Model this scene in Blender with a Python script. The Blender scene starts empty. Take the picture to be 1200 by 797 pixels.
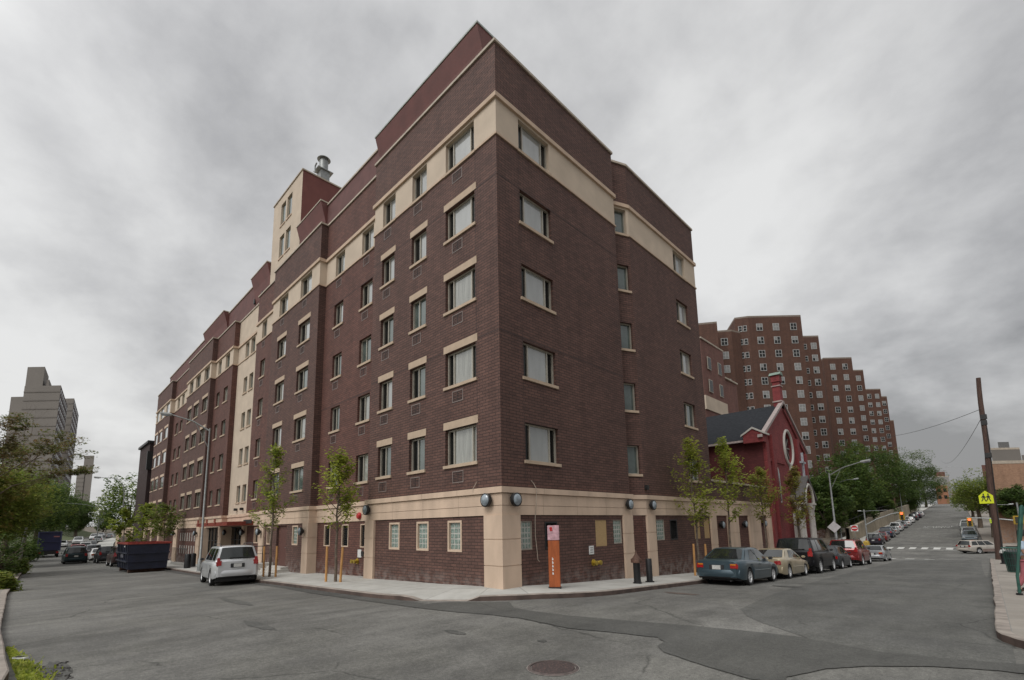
import bpy, bmesh, math, random
from mathutils import Vector, Matrix
R_ = math.radians
random.seed(7)
scene = bpy.context.scene
COL = scene.collection

# ------------------------------------------------------------------ camera
F_PX, PP_Y = 554.95, 534.64                 # measured on a 1200 x 797 frame
PITCH, ROLL, YAW = R_(8.329), R_(-1.1148), R_(44.558)
CAM = Vector((10.2255, -9.9160, 1.8))
_f0 = Vector((-math.sin(YAW), math.cos(YAW), 0)); _r0 = Vector((math.cos(YAW), math.sin(YAW), 0)); _u0 = Vector((0, 0, 1))
FWD = _f0*math.cos(PITCH) + _u0*math.sin(PITCH)
_up = -_f0*math.sin(PITCH) + _u0*math.cos(PITCH)
RGT = _r0*math.cos(ROLL) + _up*math.sin(ROLL)
UPV = -_r0*math.sin(ROLL) + _up*math.cos(ROLL)
cd = bpy.data.cameras.new('camera'); cam = bpy.data.objects.new('camera', cd); COL.objects.link(cam)
cam.matrix_world = Matrix(((RGT.x, UPV.x, -FWD.x, CAM.x), (RGT.y, UPV.y, -FWD.y, CAM.y), (RGT.z, UPV.z, -FWD.z, CAM.z), (0, 0, 0, 1)))
cd.sensor_fit = 'HORIZONTAL'; cd.sensor_width = 36; cd.lens = F_PX/1200*36
cd.shift_y = (PP_Y-398.5)/1200
cd.clip_start = .05; cd.clip_end = 4000
scene.camera = cam

def at(px, py, d):
    """world point seen at a pixel of the photograph, d metres deep"""
    return CAM + (FWD + RGT*((px-600)/F_PX) - UPV*((py-PP_Y)/F_PX))*d

def clamp(v, a, b): return max(a, min(b, v))
def hgt(x, y):
    """height of the road surface"""
    X = max(0., -x); Y = max(0., y)
    a = -.024*min(X, 24) - .016*clamp(X-24, 0, 36) + .021*max(0, X-105)
    a += .012*max(0, X-300) 
    b = -.045*min(Y, 13) - .038*clamp(Y-13, 0, 39) + .0445*clamp(Y-68, 0, 232) - .03*max(0, Y-300)
    b *= clamp((x+75)/40, 0, 1)
    w = clamp((x-3)/7, 0, 1)*clamp((52-Y)/14, 0, 1)
    return -.17 + a + b*(1-.27*w)

def off(x):
    """the left street bends away to the right in the distance"""
    return .0008*max(0, -x-65)**2 if x > -260 else 30.4+.312*(-x-260)

# ------------------------------------------------------------------ materials
MATS = {}
def nodes_of(m):
    m.use_nodes = True
    nt = m.node_tree
    return nt, nt.nodes, nt.links, nt.nodes['Principled BSDF']
def mat(name, col, rough=.7, var=.15, scale=6., metal=0., spec=.5, bump=0., bscale=None, emit=None, coat=0., detail=4., col2=None, streak=None):
    if name in MATS: return MATS[name]
    m = bpy.data.materials.new(name); nt, N, L, P = nodes_of(m)
    P.inputs['Roughness'].default_value = rough; P.inputs['Metallic'].default_value = metal
    P.inputs['Specular IOR Level'].default_value = spec; P.inputs['Coat Weight'].default_value = coat
    tc = N.new('ShaderNodeTexCoord')
    ns = N.new('ShaderNodeTexNoise'); ns.inputs['Scale'].default_value = scale; ns.inputs['Detail'].default_value = detail
    if streak:
        mp = N.new('ShaderNodeMapping'); mp.inputs['Scale'].default_value = streak
        L.new(tc.outputs['Object'], mp.inputs['Vector']); L.new(mp.outputs['Vector'], ns.inputs['Vector'])
    else: L.new(tc.outputs['Object'], ns.inputs['Vector'])
    rp = N.new('ShaderNodeValToRGB')
    c2 = col2 or tuple(clamp(c*(1+var*1.4), 0, 1) for c in col); c1 = col if col2 else tuple(c*(1-var*1.4) for c in col)
    rp.color_ramp.elements[0].position = .3; rp.color_ramp.elements[1].position = .7
    rp.color_ramp.elements[0].color = (*c1, 1); rp.color_ramp.elements[1].color = (*c2, 1)
    L.new(ns.outputs['Fac'], rp.inputs['Fac']); L.new(rp.outputs['Color'], P.inputs['Base Color'])
    if bump:
        n2 = N.new('ShaderNodeTexNoise'); n2.inputs['Scale'].default_value = bscale or scale*6; n2.inputs['Detail'].default_value = 6
        L.new(tc.outputs['Object'], n2.inputs['Vector'])
        b = N.new('ShaderNodeBump'); b.inputs['Strength'].default_value = bump; b.inputs['Distance'].default_value = .02
        L.new(n2.outputs['Fac'], b.inputs['Height']); L.new(b.outputs['Normal'], P.inputs['Normal'])
    if emit:
        P.inputs['Emission Color'].default_value = (*emit[:3], 1); P.inputs['Emission Strength'].default_value = emit[3]
    MATS[name] = m; return m

def brick(name, c1, c2, mortar, w=.2, h=.0675, mo=.009, blotch=.25, bump=.35):
    m = bpy.data.materials.new(name); nt, N, L, P = nodes_of(m)
    uv = N.new('ShaderNodeUVMap')
    bt = N.new('ShaderNodeTexBrick'); bt.inputs['Scale'].default_value = 1
    bt.inputs['Brick Width'].default_value = w; bt.inputs['Row Height'].default_value = h; bt.inputs['Mortar Size'].default_value = mo
    bt.inputs['Mortar Smooth'].default_value = .2; bt.inputs['Bias'].default_value = -.1
    bt.inputs['Color1'].default_value = (*c1, 1); bt.inputs['Color2'].default_value = (*c2, 1); bt.inputs['Mortar'].default_value = (*mortar, 1)
    L.new(uv.outputs['UV'], bt.inputs['Vector'])
    n1 = N.new('ShaderNodeTexNoise'); n1.inputs['Scale'].default_value = .55; n1.inputs['Detail'].default_value = 7; n1.inputs['Roughness'].default_value = .7
    L.new(uv.outputs['UV'], n1.inputs['Vector'])
    # single pale headers scattered through the bond
    mp = N.new('ShaderNodeMapping'); mp.inputs['Scale'].default_value = (1/w, 1/h, 1)
    L.new(uv.outputs['UV'], mp.inputs['Vector'])
    wn = N.new('ShaderNodeTexVoronoi'); wn.inputs['Scale'].default_value = .8
    L.new(mp.outputs['Vector'], wn.inputs['Vector'])
    rr = N.new('ShaderNodeValToRGB'); rr.color_ramp.elements[0].position = .0; rr.color_ramp.elements[0].color = (.86, .86, .87, 1)
    rr.color_ramp.elements[1].position = 1; rr.color_ramp.elements[1].color = (1.16, 1.15, 1.15, 1)
    L.new(wn.outputs['Color'], rr.inputs['Fac'])
    r1 = N.new('ShaderNodeValToRGB'); r1.color_ramp.elements[0].position = .25; r1.color_ramp.elements[1].position = .75
    r1.color_ramp.elements[0].color = (1-blotch,)*3+(1,); r1.color_ramp.elements[1].color = (1+blotch,)*3+(1,)
    L.new(n1.outputs['Fac'], r1.inputs['Fac'])
    m1 = N.new('ShaderNodeMix'); m1.data_type = 'RGBA'; m1.blend_type = 'MULTIPLY'; m1.inputs[0].default_value = 1
    L.new(bt.outputs['Color'], m1.inputs[6]); L.new(r1.outputs['Color'], m1.inputs[7])
    m2 = N.new('ShaderNodeMix'); m2.data_type = 'RGBA'; m2.blend_type = 'MULTIPLY'; m2.inputs[0].default_value = 1
    L.new(m1.outputs[2], m2.inputs[6]); L.new(rr.outputs['Color'], m2.inputs[7])
    # rain streaks and a pale lime bloom low on the wall
    mp2 = N.new('ShaderNodeMapping'); mp2.inputs['Scale'].default_value = (1.6, .09, 1); L.new(uv.outputs['UV'], mp2.inputs['Vector'])
    n2 = N.new('ShaderNodeTexNoise'); n2.inputs['Scale'].default_value = 1; n2.inputs['Detail'].default_value = 6; n2.inputs['Roughness'].default_value = .65; L.new(mp2.outputs[0], n2.inputs['Vector'])
    r2 = N.new('ShaderNodeValToRGB'); r2.color_ramp.elements[0].position = .32; r2.color_ramp.elements[1].position = .66; r2.color_ramp.elements[0].color = (.84, .83, .83, 1); r2.color_ramp.elements[1].color = (1.08, 1.08, 1.08, 1); L.new(n2.outputs[0], r2.inputs[0])
    m3 = N.new('ShaderNodeMix'); m3.data_type = 'RGBA'; m3.blend_type = 'MULTIPLY'; m3.inputs[0].default_value = 1; L.new(m2.outputs[2], m3.inputs[6]); L.new(r2.outputs[0], m3.inputs[7])
    sx = N.new('ShaderNodeSeparateXYZ'); L.new(uv.outputs['UV'], sx.inputs[0])
    n3 = N.new('ShaderNodeTexNoise'); n3.inputs['Scale'].default_value = 3.2; n3.inputs['Detail'].default_value = 7; L.new(uv.outputs['UV'], n3.inputs['Vector'])
    mr = N.new('ShaderNodeMapRange'); mr.inputs[1].default_value = .42; mr.inputs[2].default_value = -.35; mr.inputs[3].default_value = 0; mr.inputs[4].default_value = .55; L.new(sx.outputs[1], mr.inputs[0])
    mm = N.new('ShaderNodeMath'); mm.operation = 'SUBTRACT'; L.new(n3.outputs[0], mm.inputs[0]); mm.inputs[1].default_value = .42
    mk = N.new('ShaderNodeMath'); mk.operation = 'MULTIPLY'; mk.use_clamp = True; L.new(mm.outputs[0], mk.inputs[0]); mk.inputs[1].default_value = 5
    mn = N.new('ShaderNodeMath'); mn.operation = 'MULTIPLY'; mn.use_clamp = True; L.new(mk.outputs[0], mn.inputs[0]); L.new(mr.outputs[0], mn.inputs[1])
    m4 = N.new('ShaderNodeMix'); m4.data_type = 'RGBA'; L.new(mn.outputs[0], m4.inputs[0]); L.new(m3.outputs[2], m4.inputs[6]); m4.inputs[7].default_value = (.30, .27, .25, 1)
    L.new(m4.outputs[2], P.inputs['Base Color'])
    P.inputs['Roughness'].default_value = .75; P.inputs['Specular IOR Level'].default_value = .35
    b = N.new('ShaderNodeBump'); b.inputs['Strength'].default_value = bump; b.inputs['Distance'].default_value = .012; b.invert = True
    L.new(bt.outputs['Fac'], b.inputs['Height']); L.new(b.outputs['Normal'], P.inputs['Normal'])
    MATS[name] = m; return m

# ------------------------------------------------------------------ mesh builder
class MB:
    def __init__(s): s.v = []; s.f = []; s.m = []; s.uv = []; s.sm = []
    def vert(s, p): s.v.append(tuple(p)); return len(s.v)-1
    def face(s, pts, m=0, uv=None, smooth=False):
        i = [s.vert(p) for p in pts]; s.f.append(i); s.m.append(m); s.uv.append(uv); s.sm.append(smooth)
    def grid(s, fn, nu, nv, m=0, smooth=True, uvf=None, closeu=False):
        idx = [[s.vert(fn(i/nu, j/nv)) for j in range(nv+1)] for i in range(nu+1)]
        for i in range(nu):
            for j in range(nv):
                s.f.append([idx[i][j], idx[i+1][j], idx[i+1][j+1], idx[i][j+1]]); s.m.append(m); s.sm.append(smooth)
                s.uv.append([uvf(a/nu, b/nv) for a, b in ((i, j), (i+1, j), (i+1, j+1), (i, j+1))] if uvf else None)
    def box(s, x0, y0, z0, x1, y1, z1, m=0, M=None, bev=0):
        if bev:
            bm = bmesh.new(); bmesh.ops.create_cube(bm, size=1)
            for v in bm.verts: v.co = Vector(((x0+x1)/2+v.co.x*(x1-x0), (y0+y1)/2+v.co.y*(y1-y0), (z0+z1)/2+v.co.z*(z1-z0)))
            bmesh.ops.bevel(bm, geom=bm.edges[:], offset=bev, segments=2, affect='EDGES')
            s.from_bm(bm, m, M, True); bm.free(); return
        P = [(x0, y0, z0), (x1, y0, z0), (x1, y1, z0), (x0, y1, z0), (x0, y0, z1), (x1, y0, z1), (x1, y1, z1), (x0, y1, z1)]
        if M: P = [tuple(M @ Vector(p)) for p in P]
        lx, ly = abs(x1-x0), abs(y1-y0)
        b = len(s.v); s.v += P
        for q in ((0, 3, 2, 1), (4, 5, 6, 7), (0, 1, 5, 4), (1, 2, 6, 5), (2, 3, 7, 6), (3, 0, 4, 7)):
            s.f.append([b+k for k in q]); s.m.append(m); s.sm.append(False)
            src = [((x0, y0, z0), (x1, y0, z0), (x1, y1, z0), (x0, y1, z0), (x0, y0, z1), (x1, y0, z1), (x1, y1, z1), (x0, y1, z1))[k] for k in q]
            if q in ((0, 3, 2, 1), (4, 5, 6, 7)): s.uv.append([(a[0], a[1]) for a in src])
            else: s.uv.append([((a[0] if q in ((0, 1, 5, 4), (2, 3, 7, 6)) else a[1]), a[2]) for a in src])
    def from_bm(s, bm, m=0, M=None, smooth=False):
        b = len(s.v); bm.verts.index_update()
        s.v += [tuple((M @ v.co) if M else v.co) for v in bm.verts]
        for f in bm.faces: s.f.append([b+v.index for v in f.verts]); s.m.append(m); s.uv.append(None); s.sm.append(smooth)
    def tube(s, pts, rad, n=8, m=0, cap=True):
        pts = [Vector(p) for p in pts]; k = len(pts)
        rad = rad if isinstance(rad, (list, tuple)) else [rad]*k
        rings = []; up = Vector((0, 0, 1)); prev = None
        for i, p in enumerate(pts):
            d = (pts[min(i+1, k-1)]-pts[max(i-1, 0)]).normalized()
            if prev is None:
                a = d.cross(up) if abs(d.dot(up)) < .95 else d.cross(Vector((1, 0, 0)))
            else: a = prev - d*prev.dot(d)
            a.normalize(); prev = a; b = d.cross(a)
            rings.append([s.vert(p+(a*math.cos(t)+b*math.sin(t))*rad[i]) for t in [2*math.pi*j/n for j in range(n)]])
        for i in range(k-1):
            for j in range(n):
                s.f.append([rings[i][j], rings[i][(j+1) % n], rings[i+1][(j+1) % n], rings[i+1][j]]); s.m.append(m); s.uv.append(None); s.sm.append(True)
        if cap:
            for r in (rings[0][::-1], rings[-1]): s.f.append(list(r)); s.m.append(m); s.uv.append(None); s.sm.append(False)
    def lathe(s, prof, n=20, m=0, M=None, smooth=True, caps=True):
        """prof: (r, z) pairs round the z axis"""
        rings = []
        for r, z in prof:
            rings.append([s.vert((M @ Vector((r*math.cos(2*math.pi*j/n), r*math.sin(2*math.pi*j/n), z))) if M else (r*math.cos(2*math.pi*j/n), r*math.sin(2*math.pi*j/n), z)) for j in range(n)])
        for i in range(len(prof)-1):
            for j in range(n):
                s.f.append([rings[i][j], rings[i][(j+1) % n], rings[i+1][(j+1) % n], rings[i+1][j]]); s.m.append(m); s.uv.append(None); s.sm.append(smooth)
        if not caps: return
        if prof[0][0] > 1e-4: s.f.append(rings[0][::-1]); s.m.append(m); s.uv.append(None); s.sm.append(False)
        if prof[-1][0] > 1e-4: s.f.append(list(rings[-1])); s.m.append(m); s.uv.append(None); s.sm.append(False)
    def prism(s, poly, a, b, m=0, axis='z', M=None):
        """poly: 2D outline, extruded from a to b along axis"""
        def P(p, h):
            q = {'z': (p[0], p[1], h), 'y': (p[0], h, p[1]), 'x': (h, p[0], p[1])}[axis]
            return tuple(M @ Vector(q)) if M else q
        n = len(poly); i0 = [s.vert(P(p, a)) for p in poly]; i1 = [s.vert(P(p, b)) for p in poly]
        s.f.append(i0[::-1]); s.f.append(i1); s.m += [m, m]; s.sm += [False, False]; s.uv += [[tuple(p) for p in poly[::-1]], [tuple(p) for p in poly]]
        acc = 0
        for k in range(n):
            l = math.dist(poly[k], poly[(k+1) % n])
            s.f.append([i0[k], i0[(k+1) % n], i1[(k+1) % n], i1[k]]); s.m.append(m); s.sm.append(False)
            s.uv.append([(acc, a), (acc+l, a), (acc+l, b), (acc, b)]); acc += l
    def build(s, name, mats, parent=None, loc=None, rot=None, sharp=40, fixn=True):
        me = bpy.data.meshes.new(name); me.from_pydata(s.v, [], s.f)
        for m in (mats if isinstance(mats, (list, tuple)) else [mats]): me.materials.append(m)
        me.polygons.foreach_set('material_index', s.m)
        if any(u for u in s.uv):
            ul = me.uv_layers.new(name='UVMap'); k = 0; dat = []
            for f, u in zip(s.f, s.uv):
                for j in range(len(f)):
                    dat += list(u[j]) if u else [0, 0]
            ul.data.foreach_set('uv', dat)
        me.polygons.foreach_set('use_smooth', s.sm)
        me.update()
        if any(s.sm): me.set_sharp_from_angle(angle=R_(sharp))
        o = bpy.data.objects.new(name, me); COL.objects.link(o)
        if parent: o.parent = parent
        if loc is not None: o.location = loc
        if rot is not None: o.rotation_euler = rot
        return o

def weld(o, dist=1e-4):
    bm = bmesh.new(); bm.from_mesh(o.data); bmesh.ops.remove_doubles(bm, verts=bm.verts, dist=dist); bmesh.ops.recalc_face_normals(bm, faces=bm.faces); bm.to_mesh(o.data); bm.free(); return o

def tag(o, label=None, cat=None, group=None, kind=None):
    if label: o['label'] = label
    if cat: o['category'] = cat
    if group: o['group'] = group
    if kind: o['kind'] = kind
    return o
def thing(name, label, cat, loc=(0, 0, 0), rz=0, group=None):
    o = bpy.data.objects.new(name, None); COL.objects.link(o); o.location = loc; o.rotation_euler = (0, 0, rz); o.empty_display_size = .2
    return tag(o, label, cat, group)
def copy_to(o, parent=None, loc=None, rot=None, kids=True):
    c = o.copy(); COL.objects.link(c)
    if parent is not None: c.parent = parent
    if loc is not None: c.location = loc
    if rot is not None: c.rotation_euler = rot
    if kids:
        for ch in [x for x in o.children]: copy_to(ch, c)
    return c
def struct(o): o['kind'] = 'structure'; return o

def text_mesh(body, size, M, mb, m=0, extrude=.004, align='CENTER'):
    """letters as mesh faces added to a mesh builder; local x right, y up"""
    cu = bpy.data.curves.new('t', 'FONT'); cu.body = body; cu.size = size; cu.align_x = align; cu.align_y = 'CENTER'; cu.extrude = extrude; cu.resolution_u = 2
    ob = bpy.data.objects.new('t', cu); COL.objects.link(ob)
    dg = bpy.context.evaluated_depsgraph_get(); dg.update()
    me = ob.evaluated_get(dg).to_mesh()
    b = len(mb.v); mb.v += [tuple(M @ v.co) for v in me.vertices]
    for p in me.polygons: mb.f.append([b+i for i in p.vertices]); mb.m.append(m); mb.uv.append(None); mb.sm.append(False)
    ob.evaluated_get(dg).to_mesh_clear(); bpy.data.objects.remove(ob); bpy.data.curves.remove(cu)

# palette
PUR = brick('purple_brown_brick', (.130, .069, .054), (.096, .052, .042), (.052, .031, .026), .3, .1, .012, blotch=.13, bump=.6)
RED = brick('red_brown_brick', (.142, .065, .050), (.108, .050, .039), (.062, .031, .025), .3, .1, .012, blotch=.12, bump=.6)
TOWB = brick('tower_brick', (.112, .050, .031), (.086, .039, .025), (.08, .05, .04), blotch=.2)
MIDB = brick('mid_brick', (.20, .085, .065), (.15, .062, .05), (.14, .09, .075), blotch=.15)
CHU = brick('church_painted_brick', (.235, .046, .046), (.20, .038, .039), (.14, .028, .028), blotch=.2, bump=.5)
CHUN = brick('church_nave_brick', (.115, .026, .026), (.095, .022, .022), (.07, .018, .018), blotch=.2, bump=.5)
TANB = brick('tan_brick', (.36, .21, .13), (.30, .17, .105), (.30, .20, .14), blotch=.15)
STONE = mat('cast_stone', (.55, .415, .31), .8, .095, 1.3, bump=.15, bscale=40, detail=10, streak=(1.5, 1.5, .5))
STONE2 = mat('cast_stone_trim', (.50, .375, .275), .8, .08, 2, bump=.1, bscale=40)
CREAM = mat('cream_stucco', (.52, .43, .335), .85, .06, 1.2, bump=.08, bscale=60, detail=8)
COPE = mat('coping_stone', (.42, .36, .29), .7, .1, 3)
COPEG = mat('coping_metal', (.34, .37, .34), .5, .1, 3)
REDPANEL = mat('dark_red_cladding', (.135, .045, .038), .65, .1, 1.5)
FRAME = mat('window_aluminium', (.40, .37, .31), .45, .06, 5, metal=.2)
DARKGL = mat('window_dark_glass', (.012, .013, .012), .05, .2, 3, spec=.3)
SILLM = mat('sill_stone', (.45, .345, .25), .8, .1, 2.2, bump=.12, bscale=40, detail=8)
BLIND = mat('window_blind_glass', (.315, .325, .315), .06, .07, 1.2, spec=.8, coat=.6, streak=(3, 1, .5))
BLIND2 = mat('window_curtain_glass', (.24, .245, .22), .08, .2, 2.5, spec=.8, coat=.5, streak=(9, 1, .5))
GREENGL = mat('window_green_glass', (.085, .11, .1), .05, .3, 1.2, spec=.9, coat=.3)
BLACK = mat('black_paint', (.012, .012, .013), .45, .2, 8)
DARKM = mat('dark_metal', (.03, .03, .03), .5, .2, 8, metal=.3)
STEEL = mat('galvanised_steel', (.27, .28, .275), .45, .12, 6, metal=.5)
LAMPGL = mat('lamp_glass', (.26, .30, .33), .12, .2, 6, spec=.8)
GLBLK = mat('glass_block', (.20, .26, .23), .18, .3, 14, spec=.7)
PLY = mat('plywood_board', (.40, .27, .13), .8, .1, 4, streak=(2, 2, 12))
CONC = mat('sidewalk_concrete', (.44, .42, .385), .85, .1, 1.1, bump=.1, bscale=50, detail=9)
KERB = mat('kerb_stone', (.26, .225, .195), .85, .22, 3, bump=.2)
WHITE = mat('white_paint', (.62, .62, .60), .6, .08, 8)
WOODST = mat('stake_wood', (.46, .24, .085), .8, .2, 6, streak=(3, 3, .4))
BARK = mat('bark', (.13, .10, .075), .9, .3, 9, bump=.5)
POLEW = mat('pole_wood', (.075, .044, .034), .9, .3, 5, streak=(6, 6, .3), bump=.4)
RUST = mat('rusty_iron', (.10, .052, .036), .8, .35, 10)
# ------------------------------------------------------------------ main apartment building
BLD = thing('apartment_building', 'six storey purple brown brick apartment building with cream bands standing on the street corner', 'building')
PLAN = [(-63.5, 14), (-63.5, .38), (-61, .38), (-61, 0), (-52.5, 0), (-52.5, .38), (-44.7, .38), (-44.7, 0), (-35.85, 0), (-35.85, .38), (-30.9, .38),
        (-30.9, .75), (-25.3, .75), (-25.3, .38), (-21, .38), (-21, 0), (-13.93, 0), (-13.93, .38), (-8.04, .38), (-8.04, 0), (0, 0),
        (0, 7.28), (-.45, 7.28), (.05, 8.42), (.05, 15.56), (-14, 15.56)]
ZB, ZC0, ZC1, ZS0, ZS1, ZT = -3.0, 2.12, 2.97, 14.96, 16.29, 18.5
FLOOR = 2.775
def seg_frame(i):
    a, b = Vector(PLAN[i]).to_3d(), Vector(PLAN[i+1]).to_3d()
    d = (b-a); L = d.length; d /= L
    n = Vector((d.y, -d.x, 0))
    return a, d, n, L
SEG = {}
for i in range(len(PLAN)-1):
    if PLAN[i] == (-61, 0): SEG['E'] = i
    if PLAN[i] == (-52.5, .38): SEG['rD'] = i
    if PLAN[i] == (-44.7, 0): SEG['D'] = i
    if PLAN[i] == (-35.85, .38): SEG['C'] = i
    if PLAN[i] == (-30.9, .75): SEG['T'] = i
    if PLAN[i] == (-25.3, .38): SEG['rB'] = i
    if PLAN[i] == (-21, 0): SEG['B'] = i
    if PLAN[i] == (-13.93, .38): SEG['rA'] = i
    if PLAN[i] == (-8.04, 0): SEG['A'] = i
    if PLAN[i] == (0, 0): SEG['R'] = i
    if PLAN[i] == (-.45, 7.28): SEG['G'] = i
    if PLAN[i] == (.05, 8.42): SEG['R2'] = i

def offset_plan(p):
    out = []; n = len(PLAN)
    for i in range(n):
        ns = []
        if i > 0: ns.append(seg_frame(i-1)[2])
        if i < n-1: ns.append(seg_frame(i)[2])
        q = Vector(PLAN[i]).to_3d()
        if len(ns) == 1: out.append(q+ns[0]*p)
        else:
            c = 1+ns[0].dot(ns[1]); out.append(q+(ns[0]+ns[1])*(p/max(c, .3)))
    return out
def band(mb, z0, z1, p, m=0, pin=-.06):
    """a moulding that follows the whole facade, p proud of it"""
    o = offset_plan(p); q = offset_plan(pin); acc = 0
    for i in range(len(o)-1):
        a, b, c, d = o[i], o[i+1], q[i+1], q[i]; l = (b-a).length
        mb.face([(*a.xy, z0), (*b.xy, z0), (*b.xy, z1), (*a.xy, z1)], m, [(acc, z0), (acc+l, z0), (acc+l, z1), (acc, z1)])
        mb.face([(*a.xy, z1), (*b.xy, z1), (*c.xy, z1), (*d.xy, z1)], m, [(acc, 0), (acc+l, 0), (acc+l, .1), (acc, .1)])
        mb.face([(*d.xy, z0), (*c.xy, z0), (*b.xy, z0), (*a.xy, z0)], m, [(acc, 0), (acc+l, 0), (acc+l, .1), (acc, .1)])
        acc += l

def wall(mb, i, z0, z1, holes, m=0, dep=.21, u0=None, u1=None, back=0.):
    """front of one facade segment with real openings and their reveals"""
    a, d, n, L = seg_frame(i)
    u0 = 0 if u0 is None else u0; u1 = L if u1 is None else u1
    P = lambda u, z, e=0: tuple(a+d*u-n*(e+back)+Vector((0, 0, z)))
    us = sorted({u0, u1} | {h[0] for h in holes} | {h[1] for h in holes}); zs = sorted({z0, z1} | {clamp(h[2], z0, z1) for h in holes} | {clamp(h[3], z0, z1) for h in holes})
    off = i*3.37
    for ua, ub in zip(us, us[1:]):
        for za, zb in zip(zs, zs[1:]):
            um, zm = (ua+ub)/2, (za+zb)/2
            if any(h[0] < um < h[1] and h[2] < zm < h[3] for h in holes): continue
            mb.face([P(ua, za), P(ub, za), P(ub, zb), P(ua, zb)], m, [(ua+off, za), (ub+off, za), (ub+off, zb), (ua+off, zb)])
    for ha, hb, hc, hd in holes:
        for (ua, za), (ub, zb) in (((ha, hc), (ha, hd)), ((hb, hd), (hb, hc)), ((ha, hd), (hb, hd)), ((hb, hc), (ha, hc))):
            mb.face([P(ua, za), P(ub, zb), P(ub, zb, dep), P(ua, za, dep)], m, [(ua+off, za), (ub+off, zb), (ub+off+.1, zb), (ua+off+.1, za)])
def place(i, u, z, e=0):
    a, d, n, L = seg_frame(i)
    return a+d*u-n*e+Vector((0, 0, z)), math.atan2(d.y, d.x)

# --- windows
WH = 1.24
WPROTO = {}
def win_proto(w, h, style, var, sill, lintel, far=False):
    k = (w, h, style, var, sill, lintel)
    if k in WPROTO: return WPROTO[k]
    f = MB(); fw = .05
    f.box(-w/2, .12, 0, -w/2+fw, .2, h); f.box(w/2-fw, .12, 0, w/2, .2, h)
    f.box(-w/2+fw, .12, 0, w/2-fw, .2, fw); f.box(-w/2+fw, .12, h-fw, w/2-fw, .2, h)
    cuts = {'3': [0, .2, .8, 1], '2': [0, .42, 1], '1': [0, 1], 'p': [0, .5, 1]}[style]
    for c in cuts[1:-1]: f.box(-w/2+w*c-.025, .125, fw, -w/2+w*c+.025, .195, h-fw)
    if style == 'p': f.box(-w/2+fw, .07, h*.52-.02, w/2-fw, .14, h*.52+.02)
    rnd = random.Random(hash((w, style, var)) % 9999)
    p = MB()
    for q, (c0, c1) in enumerate(zip(cuts, cuts[1:])):
        if style == '3': m = [0, 2 if var > 2 else 1, 2 if var in (1, 3) else 0][q]
        elif style == '2': m = [[0, 1], [0, 1], [0, 1], [0, 2], [0, 3], [3, 3]][var][q]
        else: m = [3, 2, 0, 3, 2, 3][var]
        x0, x1 = -w/2+w*c0+.03, -w/2+w*c1-.03; y = .165 if q % 2 else .18
        tw = rnd.uniform(-.004, .004)
        if m == 0 and style != 'p':
            # dark glass lite, with the reveal's shadow put into its colour
            p.face([(x0, y, .04), (x1, y+tw, .04), (x1, y+tw, h-.04), (x0, y, h-.04)], 0)
        else: p.face([(x0, y, .04), (x1, y+tw, .04), (x1, y+tw, h-.04), (x0, y, h-.04)], m)
    parts = [('frame', f, [FRAME]), ('pane', p, [DARKGL, BLIND, BLIND2, GREENGL])]
    if sill:
        s = MB(); s.box(-w/2-.07, -.055, -.1, w/2+.07, .2, .002); parts.append(('sill', s, [SILLM]))
    if lintel:
        s = MB(); s.box(-w/2-.09, -.018, h+.015, w/2+.09, .06, h+.275); parts.append(('lintel', s, [SILLM]))
    objs = [(nm, mb.build(nm, ms)) for nm, mb, ms in parts]
    WPROTO[k] = objs
    for nm, o in objs: COL.objects.unlink(o)
    return objs
def put_window(i, u, z, w, style, var, sill=True, lintel=False, h=WH, parent=None):
    pr = win_proto(w, h, style, var, sill, lintel)
    loc, rz = place(i, u, z)
    root = None
    for nm, o in pr:
        c = o.copy(); COL.objects.link(c)
        if root is None:
            root = c; c.name = 'window'; c.parent = parent or BLD; c.location = loc; c.rotation_euler = (0, 0, rz)
        else: c.parent = root
    return root

WINS = [  # bay, centre (x on the left front, y on the right one), width, style, lintel
    ('A', -1.95, 1.64, '3', 1), ('A', -4.51, 1.02, '2', 1), ('A', -6.82, 1.02, '2', 1),
    ('rA', -9.40, 1.12, '2', 0), ('rA', -12.30, 1.02, '2', 0),
    ('B', -15.75, 1.55, '2', 1), ('B', -19.15, 1.4, '2', 1), ('rB', -23.75, .95, '2', 0),
    ('T', -28.7, .85, '1', 0), ('T', -27.35, .9, '1', 0), ('C', -32.45, 1.15, '1', 0), ('C', -34.7, .95, '1', 0),
    ('D', -37.25, 1.75, '2', 1), ('D', -40.35, 1.75, '2', 1), ('D', -42.95, 1.45, '2', 1), ('rD', -48.45, 1.15, '1', 0), ('rD', -50.6, 1.15, '1', 0),
    ('E', -54.0, 1.9, '2', 1), ('E', -57.2, 1.8, '2', 1), ('E', -59.8, 1.7, '2', 1),
    ('R', 1.94, 1.68, '3', 0), ('G', .80, .62, '1', 0), ('R2', 13.57, 1.35, '2', 0)]
def u_of(b, c):
    x0, y0 = PLAN[SEG[b]]
    return c if b == 'G' else (c-y0 if b in ('R', 'R2') else c-x0)
holes = {}
wn = 0
stuffw = MB()
vent = MB(); vent.box(-.29, -.012, 0, .29, .02, .03); vent.box(-.29, -.012, .37, .29, .02, .40); vent.box(-.29, -.012, .03, -.26, .02, .37); vent.box(.26, -.012, .03, .29, .02, .37)
for k in range(6): vent.box(-.26, -.004, .05+k*.055, .26, .02, .066+k*.055, 2)
vent.box(-.012, -.006, .03, .012, .02, .37, 2)
vent.box(-.26, .001, .03, .26, .02, .37, 1)
VENT = vent.build('air_vent', [mat('vent_frame', (.19, .15, .135), .5), BLACK, mat('vent_blade', (.014, .012, .012), .7)]); COL.objects.unlink(VENT)
rw = random.Random(3)
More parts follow.
